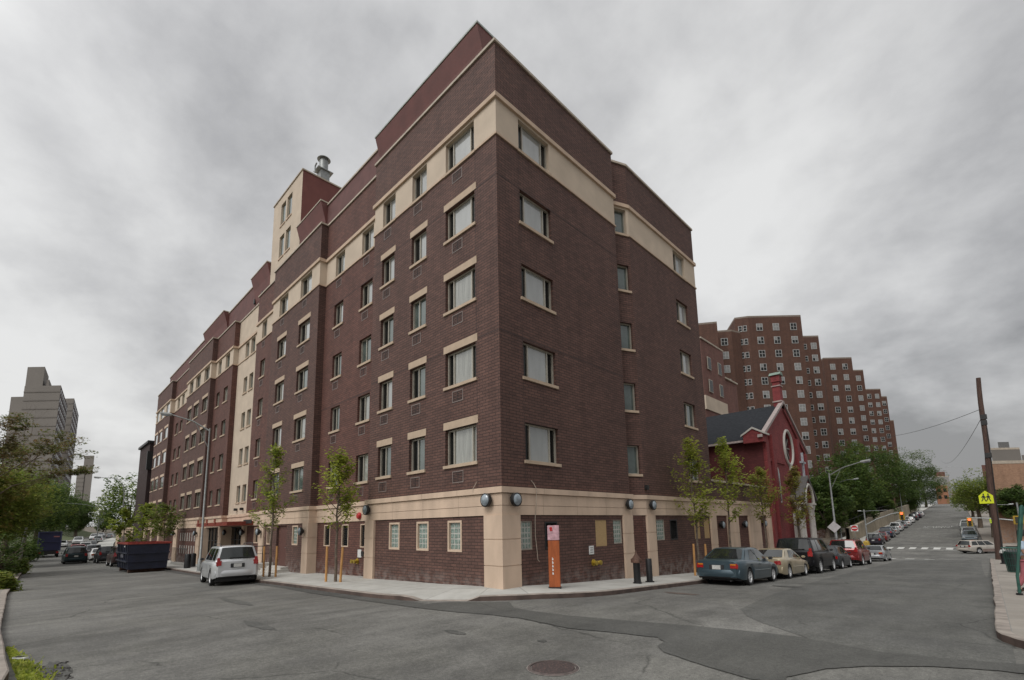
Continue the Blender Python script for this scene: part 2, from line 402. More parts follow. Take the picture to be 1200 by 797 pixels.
for b, c, w, st, li in WINS:
    u = u_of(b, c); i = SEG[b]
    for k in range(5):
        z = 3.86+FLOOR*k
        holes.setdefault((b, k == 4), []).append((u-w/2, u+w/2, z, z+WH))
        var = rw.choice([0, 0, 0, 1, 1]) if k >= 3 else rw.choice([0, 3, 3, 4, 4, 5])
        if b == 'R': var = rw.choice([0, 2])
        if b == 'E' :
            # the end bay is too far to count its windows one by one
            M = Matrix.Translation(place(i, u, z)[0])
            stuffw.box(-w/2, .06, 0, w/2, .1, WH, 0, M); stuffw.box(-w*.42, .055, .06, -w*.1, .06, WH-.06, 1, M); stuffw.box(-w*.04, .055, .06, w*.42, .06, WH-.06, 2 if k > 1 else 1, M)
            stuffw.box(-w/2-.07, -.05, -.1, w/2+.07, .14, 0, 3, M)
            if k < 4: stuffw.box(-w/2-.09, -.018, WH+.015, w/2+.09, .05, WH+.275, 3, M)
        else: put_window(i, u, z, w, st, var, True, bool(li) and k < 4)
        if b in ('A', 'rA', 'B', 'rB'):
            v = VENT.copy(); COL.objects.link(v); v.parent = BLD; loc, rz = place(i, u-w*.08, z-.62); v.location = loc; v.rotation_euler = (0, 0, rz)
o = stuffw.build('window', [FRAME, DARKGL, BLIND, STONE], BLD); o['kind'] = 'stuff'

# --- ground floor openings : (bay, centre, width, z0, z1, kind)
GROUND = [('A', -5.95, .74, .98, 2.0, 'glass_block_window'), ('A', -4.08, .74, .98, 2.0, 'glass_block_window'), ('A', -2.25, .74, .98, 2.0, 'glass_block_window'),
          ('rA', -9.04, .62, .98, 2.0, 'louvre_vent'), ('rA', -10.8, .66, .98, 2.0, 'louvre_vent'), ('rA', -12.68, .66, .98, 2.0, 'louvre_vent'),
          ('B', -15.66, .76, 1.0, 2.02, 'glass_block_window'), ('B', -17.6, 1.5, -.15, 2.04, 'door_recess'), ('B', -19.6, .6, .98, 2.0, 'small_window'),
          ('rB', -23.0, .8, 1.0, 2.0, 'small_window'),
          ('T', -28.1, 5.2, -.62, 2.1, 'entrance'), ('C', -33.4, 3.9, -.72, 2.1, 'shopfront'),
          ('D', -39.9, 6.2, -.35, 1.85, 'slotted_vent'),
          ('R', 1.03, .58, 1.04, 1.93, 'glass_block_window'), ('R', 2.24, .64, 1.02, 1.9, 'louvre_vent'), ('R', 5.14, .74, .98, 1.94, 'plywood_board'), ('R', 6.26, .6, 1.03, 1.94, 'glass_block_window'),
          ('R2', 9.64, .72, 1.04, 1.94, 'glass_block_window'), ('R2', 10.86, .7, 1.02, 1.93, 'louvre_vent'), ('R2', 13.4, .68, .98, 1.92, 'plywood_board'), ('R2', 14.55, .66, .97, 1.92, 'plywood_board')]
gholes = {}
for b, c, w, z0, z1, kd in GROUND:
    u = u_of(b, c); gholes.setdefault(b, []).append((u-w/2, u+w/2, z0, z1))
    loc, rz = place(SEG[b], u, z0); h = z1-z0
    f = MB(); g = MB()
    if kd == 'glass_block_window':
        if b in ('A', 'B'):
            for q in ((-w/2-.0, -.02, 0, -w/2+.07, .12, h), (w/2-.07, -.02, 0, w/2, .12, h), (-w/2+.07, -.02, 0, w/2-.07, .12, .07), (-w/2+.07, -.02, h-.07, w/2-.07, .12, h)): f.box(*q)
            fm = STONE
        else:
            for q in ((-w/2, .02, 0, -w/2+.025, .12, h), (w/2-.025, .02, 0, w/2, .12, h), (-w/2+.025, .02, 0, w/2-.025, .12, .025), (-w/2+.025, .02, h-.025, w/2-.025, .12, h)): f.box(*q)
            fm = FRAME
        o = f.build(kd, [fm], BLD, loc, (0, 0, rz))
        e = .07 if b in ('A', 'B') else .03
        nx = 3 if b in ('A', 'B') else 4; nz = 5; cw, chh = (w-2*e)/nx, (h-2*e)/nz
        for ix in range(nx):
            for iz in range(nz): g.box(-w/2+e+ix*cw+.014, .052, e+iz*chh+.014, -w/2+e+(ix+1)*cw-.014, .12, e+(iz+1)*chh-.014, 0, None, .01)
        g.box(-w/2+e, .06, e, w/2-e, .11, h-e, 1)
        g.build('glass_blocks', [GLBLK, mat('block_mortar', (.42, .42, .38), .8)], o)
    elif kd == 'louvre_vent':
        e = .05
        fm = STONE if b == 'rA' else BLACK
        for q in ((-w/2, -.015, 0, -w/2+e, .13, h), (w/2-e, -.015, 0, w/2, .13, h), (-w/2+e, -.015, 0, w/2-e, .13, e), (-w/2+e, -.015, h-e, w/2-e, .13, h)): f.box(*q)
        o = f.build(kd, [fm], BLD, loc, (0, 0, rz))
        for k in range(11):
            zz = e+(h-2*e)*k/11
            g.face([(-w/2+e, .02, zz+.01), (w/2-e, .02, zz+.01), (w/2-e, .10, zz+.075), (-w/2+e, .10, zz+.075)])
        g.face([(-w/2+e, .125, e), (w/2-e, .125, e), (w/2-e, .125, h-e), (-w/2+e, .125, h-e)])
        g.build('louvre_blades', [BLACK if b == 'rA' else DARKM], o)
    elif kd == 'plywood_board':
        f.box(-w/2, .02, 0, w/2, .05, h); f.build(kd, [PLY], BLD, loc, (0, 0, rz))
    elif kd == 'small_window':
        e = .06
        for q in ((-w/2, -.02, 0, -w/2+e, .13, h), (w/2-e, -.02, 0, w/2, .13, h), (-w/2+e, -.02, 0, w/2-e, .13, e), (-w/2+e, -.02, h-e, w/2-e, .13, h)): f.box(*q)
        o = f.build('window', [STONE], BLD, loc, (0, 0, rz))
        g.face([(-w/2+e, .1, e), (w/2-e, .1, e), (w/2-e, .1, h-e), (-w/2+e, .1, h-e)]); g.build('pane', [DARKGL], o)
    elif kd == 'door_recess':
        f.box(-w/2+.35, .10, 0, w/2-.05, .15, h-.05); f.box(-w/2, .13, 0, w/2, .16, h, 1)
        o = f.build('door', [mat('brown_door', (.105, .045, .036), .5, .08), RED], BLD, loc, (0, 0, rz))
        g.tube([(w/2-.18, .09, 1.0), (w/2-.18, .05, 1.0), (w/2-.30, .05, 1.0)], .012, 6); g.build('handle', [STEEL], o)
    elif kd in ('entrance', 'shopfront'):
        n = 5 if kd == 'entrance' else 4
        for k in range(n+1):
            x = -w/2+(w-.07)*k/n; f.box(x, .2, 0, x+.07, .3, h)
        f.box(-w/2, .21, h-.08, w/2, .29, h); f.box(-w/2, .21, 0, w/2, .29, .12); f.box(-w/2, .215, 1.75, w/2, .285, 1.81)
        o = f.build('entrance_door' if kd == 'entrance' else 'shopfront_window', [DARKM], BLD, loc, (0, 0, rz))
        g.face([(-w/2, .25, 0), (w/2, .25, 0), (w/2, .25, h), (-w/2, .25, h)]); g.build('pane', [DARKGL], o)
        if kd == 'entrance':
            g = MB(); g.box(-1.3, .17, .5, -.95, .2, .85); g.build('door_notice', [WHITE], o)
    elif kd == 'slotted_vent':
        f.box(-w/2, .03, 0, w/2, .1, h, 0); o = f.build('slotted_panel', [RED], BLD, loc, (0, 0, rz))
        for row in (.25, 1.35):
            for k in range(7): g = MB(); g.box(-w/2+.35+k*.87, .0, row, -w/2+.62+k*.87, .032, row+.72); g.build('slot', [mat('pale_slot', (.40, .37, .34), .6)], o)

# --- walls
SEGMAT = {}
for b, i in SEG.items(): SEGMAT[i] = 1 if b in ('rA', 'rB', 'C', 'rD') else 0
inv = {i: b for b, i in SEG.items()}
lower, upper, crm, crm2, tan = MB(), MB(), MB(), MB(), MB()
for i in range(len(PLAN)-1):
    b = inv.get(i); L = seg_frame(i)[3]
    if b is None:
        j = {'rA': 0}.get(b, 0)
        a, bb = PLAN[i], PLAN[i+1]
        m = 1 if (-31 < a[0] < -25 and abs(a[0]-bb[0]) < .01) else 0
    else: m = SEGMAT[i]
    lo = [h for h in gholes.get(b, [])]
    wall(lower, i, ZB, ZC0, lo, m, .3 if b in ('T', 'C') else .16)
    if b == 'T':
        wall(tan, i, ZC1, ZT, holes.get((b, False), [])+holes.get((b, True), []), 0)
        continue
    wall(upper, i, ZC1, ZS0, holes.get((b, False), []), m)
    wall(crm if i < SEG['T'] else crm2, i, ZS0, ZS1, holes.get((b, True), []), 0)
    if i == 1: wall(upper, i, ZS1+.17, 17.1, [], m)
    else: wall(upper, i, ZS1+.17, ZT, [], m)
lower.build('ground_floor_wall', [PUR, RED], BLD); upper.build('brick_wall', [PUR, RED], BLD)
crm.build('cream_band', [CREAM], BLD); crm2.build('cream_band', [CREAM], BLD); tan.build('cream_bay_wall', [CREAM], BLD)
mb = MB()
band(mb, ZC0, 2.400, .05); band(mb, 2.416, 2.765, .05); band(mb, 2.400, 2.416, .012); band(mb, 2.765, 2.80, .02); band(mb, 2.79, ZC1, .11)
# panel joints of the cornice are thin dark cuts
mb.build('cornice', [STONE], BLD)
mb = MB(); band(mb, ZS1, ZS1+.17, .085); band(mb, ZS0-.07, ZS0, .045); mb.build('upper_cornice', [STONE2], BLD)
mb = MB(); band(mb, ZT, ZT+.1, .06, 0, -.35); mb.build('coping', [COPE], BLD)
JM = [mat('joint_sealant', (.035, .025, .025), .8), mat('stone_joint', (.22, .16, .12), .9)]
for i in (SEG['A'], SEG['R'], SEG['rA']):
    a, d, n, L = seg_frame(i)
    for z in (7.95, 13.43):
        mb = MB(); q = [a+n*.004, a+d*L+n*.004]
        mb.face([(*q[0].xy, z), (*q[1].xy, z), (*q[1].xy, z+.022), (*q[0].xy, z+.022)]); mb.build('control_joint', JM, BLD)
    if i != SEG['rA']:
        q = a+d*(L-1.08 if i == SEG['A'] else 1.06)+n*.004; r = q+d*.014; mb = MB()
        mb.face([(*q.xy, ZC1), (*r.xy, ZC1), (*r.xy, ZS0-.07), (*q.xy, ZS0-.07)]); mb.build('control_joint', JM, BLD)
for b in ('A', 'R', 'R2', 'rA', 'B'):
    a, d, n, L = seg_frame(SEG[b])
    for k in range(1, int(L/2.05)+1):
        q = a+d*(L*k/(int(L/2.05)+1)); mb = MB()
        for z0, z1, e in ((ZC0, 2.4, .0525), (2.416, 2.765, .0525), (2.8, ZC1, .1125)):
            p = q+n*e; r = p+d*.009; mb.face([(*p.xy, z0), (*r.xy, z0), (*r.xy, z1), (*p.xy, z1)], 1)
        mb.build('stone_joint', JM, BLD)
# roof
mb = MB()
pl = offset_plan(-.2)
mb.face([(p.x, p.y, 17.6) for p in pl]); mb.build('roof', [mat('roof_felt', (.16, .16, .16), .9)], BLD)

# --- stone piers of the ground floor
def pier(x0, y0, x1, y1, z0=ZB, z1=ZC0-.002):
    p = MB(); g = .012
    zz = [z0, .62, 1.4, z1]
    for a, b in zip(zz, zz[1:]): p.box(x0, y0, a+g, x1, y1, b-(g if b < z1 else 0))
    p.box(x0+.02, y0+.02, z0, x1-.02, y1-.02, z1-.01)
    return p.build('stone_pier', [STONE], BLD)
pier(-.73, -.09, .09, .7)
pier(-8.12, -.09, -7.4, .38); pier(-14.55, -.09, -13.84, .60); pier(-21.08, -.09, -20.3, .60)
pier(-25.75, .29, -24.9, 1.0); pier(-31.4, .29, -30.6, 1.0); pier(-36.4, -.09, -35.3, .7); pier(-44.75, -.09, -43.7, .6); pier(-47.3, .29, -46.6, .9); pier(-53.2, -.09, -52.4, .6); pier(-57.5, -.09, -56.7, .5); pier(-61.1, -.09, -60.3, .5)
pier(-.4, 6.62, .09, 7.3); pier(-.4, 8.4, .14, 9.08); pier(-.4, 14.95, .14, 15.66)
pn = MB(); pn.box(-.35, 7.31, ZB, -.02, 8.39, 2.1); pn.build('recessed_panel', [RED], BLD)

# --- wall lamps
lp = MB()
lp.lathe([(.0, .0), (.10, .0), (.10, .05), (.17, .07), (.21, .1), (.21, .2), (.185, .22), (.18, .2)], 20, 0, Matrix.Rotation(R_(90), 4, 'X'))
lp2 = MB(); lp2.lathe([(.18, .2), (.15, .235), (.08, .26), (0, .265)], 20, 0, Matrix.Rotation(R_(90), 4, 'X'))
LP = lp.build('wall_lamp', [BLACK]); lp2.build('lamp_glass', [LAMPGL], LP)
first = True
for b, c, z in [('A', -.50, 2.58), ('R', .42, 2.58), ('A', -7.85, 2.55), ('R', 6.95, 2.55), ('R2', 8.75, 2.55), ('B', -14.3, 1.72), ('B', -20.65, 1.72), ('rB', -25.1, 1.7), ('T', -30.6, 1.7), ('D', -36.0, 1.68), ('D', -44.3, 1.68), ('rD', -46.9, 1.68)]:
    loc, rz = place(SEG[b], u_of(b, c), z, -.04 if z > 2 else -.13)
    o = LP if first else copy_to(LP); first = False
    o.parent = BLD; o.location = loc; o.rotation_euler = (0, 0, rz)

# --- small fittings
def fit(name, b, c, z, build, mats, e=0):
    mb = MB(); build(mb); loc, rz = place(SEG[b], u_of(b, c), z, e); return mb.build(name, mats, BLD, loc, (0, 0, rz))
REDP = mat('red_enamel', (.42, .02, .02), .4); YEL = mat('yellow_enamel', (.36, .24, .02), .5)
fit('alarm_bell', 'rA', -9.35, 2.35, lambda m: m.lathe([(.0, 0), (.15, 0), (.15, .06), (.11, .11), (0, .12)], 16, 0, Matrix.Rotation(R_(90), 4, 'X')), [REDP], -.06)
fit('standpipe_sign', 'rA', -9.35, .55, lambda m: m.box(-.16, -.03, 0, .16, 0, .34), [WHITE])
fit('meter_box', 'rA', -8.98, .62, lambda m: m.box(-.1, -.1, 0, .1, 0, .2), [DARKM])
def siamese(m):
    for s in (-.13, .13):
        m.tube([(s*.3, 0, .02), (s*.8, -.1, 0), (s, -.2, 0)], [.05, .065, .07], 10); m.lathe([(.0, .2), (.085, .2), (.085, .25), (0, .26)], 12, 1, Matrix.Translation((s, 0, 0)) @ Matrix.Rotation(R_(90), 4, 'X'))
    m.lathe([(.12, 0), (.12, .03), (0, .04)], 14, 0, Matrix.Rotation(R_(90), 4, 'X'))
fit('fire_connection', 'rA', -9.55, .38, siamese, [YEL, mat('brass', (.45, .32, .06), .4, metal=.6)])
fit('fire_connection', 'R', 4.55, .42, siamese, [YEL, MATS['brass']])
def warn(m):
    m.box(-.14, -.02, 0, .14, 0, .3)
    for k in range(3): m.box(-.09, -.024, .06+k*.08, .09, -.02, .085+k*.08, 1)
fit('wall_sign', 'R', 4.45, .72, warn, [WHITE, mat('sign_grey', (.2, .2, .2), .6)])
def wire(pts, r=.012): return lambda m: m.tube(pts, r, 6)
fit('loose_cable', 'R', 1.42, 0, wire([(-.12, -.02, 3.22), (-.03, -.05, 3.12), (.0, -.13, 2.95), (.0, -.1, 2.4), (-.02, -.06, 2.0), (-.03, -.06, 1.5), (.02, -.08, .95), (.05, -.07, .72), (.09, -.1, .66)], .011), [mat('pale_cable', (.36, .30, .24), .7)])
fit('loose_cable', 'A', -1.18, 0, wire([(.07, -.02, 3.2), (.03, -.05, 3.1), (.0, -.12, 2.98), (-.02, -.1, 2.82)], .011), [MATS['pale_cable']])
fit('camera_box', 'R2', 8.55, 3.2, lambda m: m.box(-.12, -.14, 0, .06, 0, .2, 0, None, .02), [DARKM])
# door steps, their side wall and railing
st = MB()
for k in range(4): st.box(-18.55+.0, -1.35+k*.32, -1.2, -16.0-k*.14, -.0, -.48+k*.11)
st.build('front_steps', [CONC], BLD)
st = MB(); st.box(-19.5, -1.5, -1.3, -18.57, -.02, -.02); st.box(-24.6, -1.5, -1.3, -23.7, -.02, -.1); st.build('stair_side_wall', [CONC], BLD)
rl = MB()
for x0, x1 in ((-19.4, -18.65),):
    for y in (-1.35, -.9, -.45): rl.tube([(x0+.35, y, -.02), (x0+.35, y, .92)], .018, 6)
    rl.tube([(x0+.35, -1.4, .92), (x0+.35, -.1, .92)], .022, 6); rl.tube([(x0+.35, -1.4, .5), (x0+.35, -.1, .5)], .014, 6)
for k in range(16): rl.tube([(-24.4+k*.3, -1.45, -.6), (-24.4+k*.3, -1.45, .85)], .012, 5)
rl.tube([(-24.5, -1.45, .87), (-19.5, -1.45, .87)], .022, 6)
for k in range(18): rl.tube([(-38.4+k*.3, -1.3, -.9), (-38.4+k*.3, -1.3, .5)], .012, 5)
rl.tube([(-38.5, -1.3, .52), (-33, -1.3, .52)], .022, 6)
rl.build('railing', [BLACK], BLD)
# entrance canopy
cn = MB(); cn.prism([(-1.2, 2.15), (.7, 2.15), (.7, 2.42), (-1.2, 2.38)], -31.2, -20.9-2.6, 0, 'x')
for x in (-30.6, -28.2, -26.2): cn.box(x-.18, -1.25, 2.3, x+.18, -1.21, 2.62, 1)
cn.build('entrance_canopy', [mat('canopy_red', (.20, .035, .022), .5), mat('canopy_sign', (.22, .05, .03), .5)], BLD)
sg = MB(); sg.box(-24.0, -.13, 2.25, -22.4, -.1, 2.5); sg.build('nameplate', [DARKM], BLD)
# floodlights over the entrance on the cream bay
for x in (-28.7, -27.3):
    f = MB(); f.box(-.1, -.22, -.1, .1, 0, .08, 0, None, .02); f.build('floodlight', [DARKM], BLD, (x, .75, 3.35))

# --- roof storey, flared cornices, stair tower, chimney
mb = MB(); mb.box(-62, 1.2, 17.5, -2.2, 4.5, 21.32); mb.build('roof_storey_wall', [mat('roof_storey_brick', (.12, .052, .047), .8, .1, 2)], BLD)
mb = MB(); mb.box(-62.05, 1.14, 21.32, -2.15, 4.55, 21.42); mb.build('roof_storey_coping', [COPE], BLD)
for x0, x1 in ((-9.6, -1.75), (-19.75, -16.05), (-28.9, -25.3), (-43.6, -36.4)):
    mb = MB(); pr = [(1.19, 19.6), (1.0, 20.55), (.76, 21.38), (.76, 21.45), (6.5 if x1 > -2 else 3.6, 21.45), (6.5 if x1 > -2 else 3.6, 19.6)]
    mb.prism(pr, x0, x1, 0, 'x'); mb.box(x0-.03, .72, 21.45, x1+.03, 6.55 if x1 > -2 else 3.65, 21.53, 1)
    mb.build('flared_cornice', [REDPANEL, COPEG if x1 > -3 else COPE], BLD)
mb = MB(); u = (-25.2, -19.83); TZ = 25.9
S_ = Matrix.Identity(4)
us = [u[0], -23.66, -22.75, -22.48, -21.58, u[1]]; zs = [17.5, 21.0, 22.7, 23.55, 25.25, TZ]
for a in range(5):
    for b in range(5):
        if a in (1, 3) and b in (1, 3): continue
        mb.face([(us[a], 1.0, zs[b]), (us[a+1], 1.0, zs[b]), (us[a+1], 1.0, zs[b+1]), (us[a], 1.0, zs[b+1])])
for a in (1, 3):
    for b in (1, 3):
        x0, x1, z0, z1 = us[a], us[a+1], zs[b], zs[b+1]
        for q in (((x0, z0), (x0, z1)), ((x1, z1), (x1, z0)), ((x0, z1), (x1, z1)), ((x1, z0), (x0, z0))):
            mb.face([(q[0][0], 1.0, q[0][1]), (q[1][0], 1.0, q[1][1]), (q[1][0], 1.16, q[1][1]), (q[0][0], 1.16, q[0][1])])
tw = mb.build('stair_tower', [CREAM], BLD)
for a in (1, 3):
    for b in (1, 3):
        x0, x1, z0, z1 = us[a], us[a+1], zs[b], zs[b+1]
        g = MB(); g.box(x0, 1.12, z0, x1, 1.16, z1, 0); g.box(x0+.07, 1.11, z0+.07, x1-.07, 1.12, z1-.07, 1); g.box(x0-.05, .95, z0-.09, x1+.05, 1.1, z0, 2); g.build('tower_window', [FRAME, GREENGL, STONE], tw)
mb = MB(); mb.face([(u[1], 1.0, 17.5), (u[1], 4.6, 17.5), (u[1], 4.6, TZ), (u[1], 1.0, TZ)]); mb.face([(u[0], 1.0, 17.5), (u[0], 4.6, 17.5), (u[0], 4.6, TZ), (u[0], 1.0, TZ)]); mb.face([(u[0], 4.6, 17.5), (u[1], 4.6, 17.5), (u[1], 4.6, TZ), (u[0], 4.6, TZ)])
mb.build('tower_side_wall', [mat('tower_side_red', (.15, .05, .042), .8, .08, 2)], tw)
mb = MB(); mb.box(u[0]-.05, .94, TZ, u[1]+.05, 4.65, TZ+.09); mb.build('tower_coping', [COPE], tw)
mb = MB(); mb.lathe([(.30, 0), (.30, .85), (.26, .86), (.26, .95), (.46, .96), (.40, 1.04), (.2, 1.1), (0, 1.12)], 20)
mb.box(-.32, -.32, -1.3, .32, .32, -.05); mb.box(-.42, -.55, -.05, .42, .55, .0)
mb.build('chimney', [STEEL], BLD, (-20.75, 2.75, TZ+1.35))
mb = MB()
for k in range(6): mb.box(-1.4, -.02, k*.1, -1.36, .02, k*.1+.1)
mb.tube([(0, 0, 0), (0, 0, .45), (.25, 0, .55)], .05, 6)
mb.build('vent_pipe', [STEEL], BLD, (-19.6, 1.7, TZ+.08))
# plumbing vents and scuppers on the cream bay's parapet
mb = MB()
for x in (-27.2, -29.0): mb.box(x-.12, 1.19-.12, 19.6, x+.12, 1.19, 19.95)
mb.build('roof_vent', [DARKM], BLD)
# ------------------------------------------------------------------ ground, roads, pavements
def asphalt(name, c, dark=.72, light=1.22, speck=.5, crack=.5, blot=.5):
    m = bpy.data.materials.new(name); nt, N, L, P = nodes_of(m)
    tc = N.new('ShaderNodeTexCoord')
    def noise(s, d=6, r=.6, sc=None, dist=0):
        n = N.new('ShaderNodeTexNoise'); n.inputs['Scale'].default_value = s; n.inputs['Detail'].default_value = d; n.inputs['Roughness'].default_value = r; n.inputs['Distortion'].default_value = dist
        if sc:
            mp = N.new('ShaderNodeMapping'); mp.inputs['Scale'].default_value = sc; L.new(tc.outputs['Object'], mp.inputs[0]); L.new(mp.outputs[0], n.inputs['Vector'])
        else: L.new(tc.outputs['Object'], n.inputs['Vector'])
        return n
    def ramp(src, p0, v0, p1, v1):
        r = N.new('ShaderNodeValToRGB'); r.color_ramp.elements[0].position = p0; r.color_ramp.elements[0].color = (v0, v0, v0*.99, 1)
        r.color_ramp.elements[1].position = p1; r.color_ramp.elements[1].color = (v1, v1, v1*.985, 1); L.new(src, r.inputs[0]); return r
    def mul(a, b):
        x = N.new('ShaderNodeMix'); x.data_type = 'RGBA'; x.blend_type = 'MULTIPLY'; x.inputs[0].default_value = 1; L.new(a, x.inputs[6]); L.new(b, x.inputs[7]); return x.outputs[2]
    base = N.new('ShaderNodeRGB'); base.outputs[0].default_value = (*c, 1)
    o = mul(base.outputs[0], ramp(noise(.22, 8, .62, dist=.6).outputs[0], .32, dark, .68, light).outputs[0])
    o = mul(o, ramp(noise(1.6, 8, .7, (1, .35, 1)).outputs[0], .3, 1-blot*.45, .62, 1+blot*.12).outputs[0])
    o = mul(o, ramp(noise(70, 3, .7).outputs[0], .3, 1-speck*.55, .72, 1+speck*.45).outputs[0])
    o = mul(o, ramp(noise(11, 7, .8).outputs[0], .3, 1-.28*speck, .7, 1+.25*speck).outputs[0])
    o = mul(o, ramp(noise(26, 5, .8).outputs[0], .34, 1-.42*speck, .68, 1+.36*speck).outputs[0])
    o = mul(o, ramp(noise(.9, 7, .7, (.25, 1.6, 1), .4).outputs[0], .3, .9, .65, 1.06).outputs[0])
    # cracks
    v = N.new('ShaderNodeTexVoronoi'); v.feature = 'DISTANCE_TO_EDGE'; v.inputs['Scale'].default_value = .33
    ns = noise(1.1, 5); ad = N.new('ShaderNodeMix'); ad.data_type = 'VECTOR'; ad.inputs[0].default_value = .28
    L.new(tc.outputs['Object'], ad.inputs[4]); L.new(ns.outputs['Color'], ad.inputs[5]); L.new(ad.outputs[1], v.inputs['Vector'])
    cr = ramp(v.outputs['Distance'], .0, 1-crack, .006, 1)
    gate = ramp(noise(.35, 3).outputs[0], .48, 1, .55, 0)
    mx = N.new('ShaderNodeMix'); mx.data_type = 'RGBA'; L.new(gate.outputs[0], mx.inputs[0]); L.new(cr.outputs[0], mx.inputs[6]); mx.inputs[7].default_value = (1, 1, 1, 1)
    o = mul(o, mx.outputs[2])
    L.new(o, P.inputs['Base Color']); P.inputs['Roughness'].default_value = .82; P.inputs['Specular IOR Level'].default_value = .4
    b = N.new('ShaderNodeBump'); b.inputs['Strength'].default_value = .35; b.inputs['Distance'].default_value = .01
    n3 = noise(55, 4, .8); L.new(n3.outputs[0], b.inputs['Height']); L.new(b.outputs[0], P.inputs['Normal'])
    MATS[name] = m; return m
ASPH = asphalt('asphalt_old', (.166, .162, .161), .68, 1.24, .8, .6, .85)
ASPHW = asphalt('asphalt_worn', (.117, .116, .116), .78, 1.2, .8, .55, .7)
ASPHD = asphalt('asphalt_new', (.088, .087, .087), .82, 1.2, .7, .3, .6)

def frange(a, b, st):
    n = max(1, round(abs(b-a)/st)); return [a+(b-a)*k/n for k in range(n+1)]
def sheet(mb, xs, ys, z=lambda x, y: hgt(x, y), m=0):
    idx = [[mb.vert((x, y, z(x, y))) for y in ys] for x in xs]
    for i in range(len(xs)-1):
        for j in range(len(ys)-1): mb.f.append([idx[i][j], idx[i+1][j], idx[i+1][j+1], idx[i][j+1]]); mb.m.append(m); mb.uv.append(None); mb.sm.append(True)
def xl(y): return -2.4-.0165*(y-74)
def xr(y): return 9.9-.0265*(y-74)
XB = sorted(set(frange(-420, -120, 20)+frange(-120, -24, 4)+frange(-24, 0, 3)+[-105, -60, -300]+frange(0, 12, 1)+frange(12, 60, 6)))
YB = sorted(set(frange(-10.4, 0, 1.3)+frange(0, 13, 1)+frange(13, 52, 1.5)+[68]+frange(68, 330, 8)))
mb = MB()
ysl = [y for y in YB if y < -1.3]+[-1.2]
idx = [[mb.vert((x, y+off(x), hgt(x, -5))) for y in ysl] for x in XB]
for i in range(len(XB)-1):
    for j in range(len(ysl)-1): mb.f.append([idx[i][j], idx[i+1][j], idx[i+1][j+1], idx[i][j+1]]); mb.m.append(0); mb.uv.append(None); mb.sm.append(True)
sheet(mb, [x for x in XB if -.5 <= x <= 12.1], [-1.2]+[y for y in YB if -1.2 < y <= 52])
sheet(mb, frange(-110, 140, 10), [52, 60, 68])
yy = [y for y in YB if y >= 68]
for a, b in zip(yy, yy[1:]):
    for k in range(6):
        p = lambda y, k: (xl(y)+(xr(y)-xl(y))*k/6, y, hgt(0, y))
        mb.face([p(a, k), p(a, k+1), p(b, k+1), p(b, k)], 0, None, True)
struct(mb.build('road', [ASPH]))
# darker resurfaced half of the side street
mb = MB()
left = [(-.9, 8.3), (-.3, 7.6), (.6, 6.6), (2, 5.9), (5, 5.5), (9, 5.2), (13, 5.0), (20, 4.9), (30, 4.9), (38, 4.8), (52, 4.6)]
def lx(y):
    for (a, b), (c, d) in zip(left, left[1:]):
        if a <= y <= c: return b+(d-b)*(y-a)/(c-a)
    return left[-1][1]
ys = [-.9, -.6, -.3, 0, .3]+[y for y in YB if .3 < y <= 52]
for a, b in zip(ys, ys[1:]):
    xa = [lx(a)+(10.3-lx(a))*k/6 for k in range(7)]; xb = [lx(b)+(10.3-lx(b))*k/6 for k in range(7)]
    for k in range(6): mb.face([(xa[k], a, hgt(xa[k], a)+.006), (xa[k+1], a, hgt(xa[k+1], a)+.006), (xb[k+1], b, hgt(xb[k+1], b)+.006), (xb[k], b, hgt(xb[k], b)+.006)], 0, None, True)
ys = [y for y in YB if y >= 68]
struct(mb.build('road_resurfacing', [ASPHW]))
mb = MB()
struct(weld(mb.build('road_resurfacing', [ASPHW]))) if mb.f else None
# newest patch: a dark gutter strip widening into a tongue across the junction
mb = MB(); z = -.17+.012
rj = random.Random(5)
lo = [(.0, -3.0), (1.16, -2.78), (2.1, -2.5), (2.97, -2.35), (3.7, -2.42), (4.34, -2.5), (5.1, -2.28), (5.96, -2.1), (6.2, -2.3), (6.24, -2.63), (6.5, -2.9), (6.87, -3.06), (7.4, -3.25), (7.91, -3.37), (8.25, -3.3), (8.22, -3.0), (8.5, -2.3), (8.88, -1.82), (9.5, -1.3), (10.12, -1.0), (11.6, -.8)]
hi = [(11.6, -.2), (10.37, -.43), (9.6, -.7), (8.88, -.88), (8.3, -.7), (7.76, -.55), (7.0, -.62), (5.84, -.86), (4.7, -1.2), (3.56, -1.47), (2.6, -1.55), (1.9, -1.5), (1.2, -.95), (.6, -1.5), (0, -2.0), (-.3, -2.3)]
def rough(pl):
    out = []
    for a, b in zip(pl, pl[1:]+pl[:1]):
        n = max(1, int(math.dist(a, b)/.12))
        for k in range(n):
            t = k/n; out.append((a[0]+(b[0]-a[0])*t+rj.uniform(-.012, .012), a[1]+(b[1]-a[1])*t+rj.uniform(-.012, .012)))
    return out
poly = [(x, y) for x, y in rough(lo+hi)]
mb.face([(x, y, z) for x, y in poly])
xs = [x for x in XB if -62 <= x <= 0]
for a, b in zip(xs, xs[1:]):
    wa, wb = [-(2.98+.10*math.sin(x*1.7)+.05*math.sin(x*5.1)) for x in (a, b)]
    mb.face([(a, wa, hgt(a, -3)+.012), (b, wb if b < 0 else -3.0, hgt(b, -3)+.012), (b, -2.45, hgt(b, -3)+.012), (a, -2.45, hgt(a, -3)+.012)])
bm_ = mb.build('road_patch', [ASPHD]); struct(bm_)
bm = bmesh.new(); bm.from_mesh(bm_.data); bmesh.ops.triangulate(bm, faces=bm.faces); bm.to_mesh(bm_.data); bm.free()
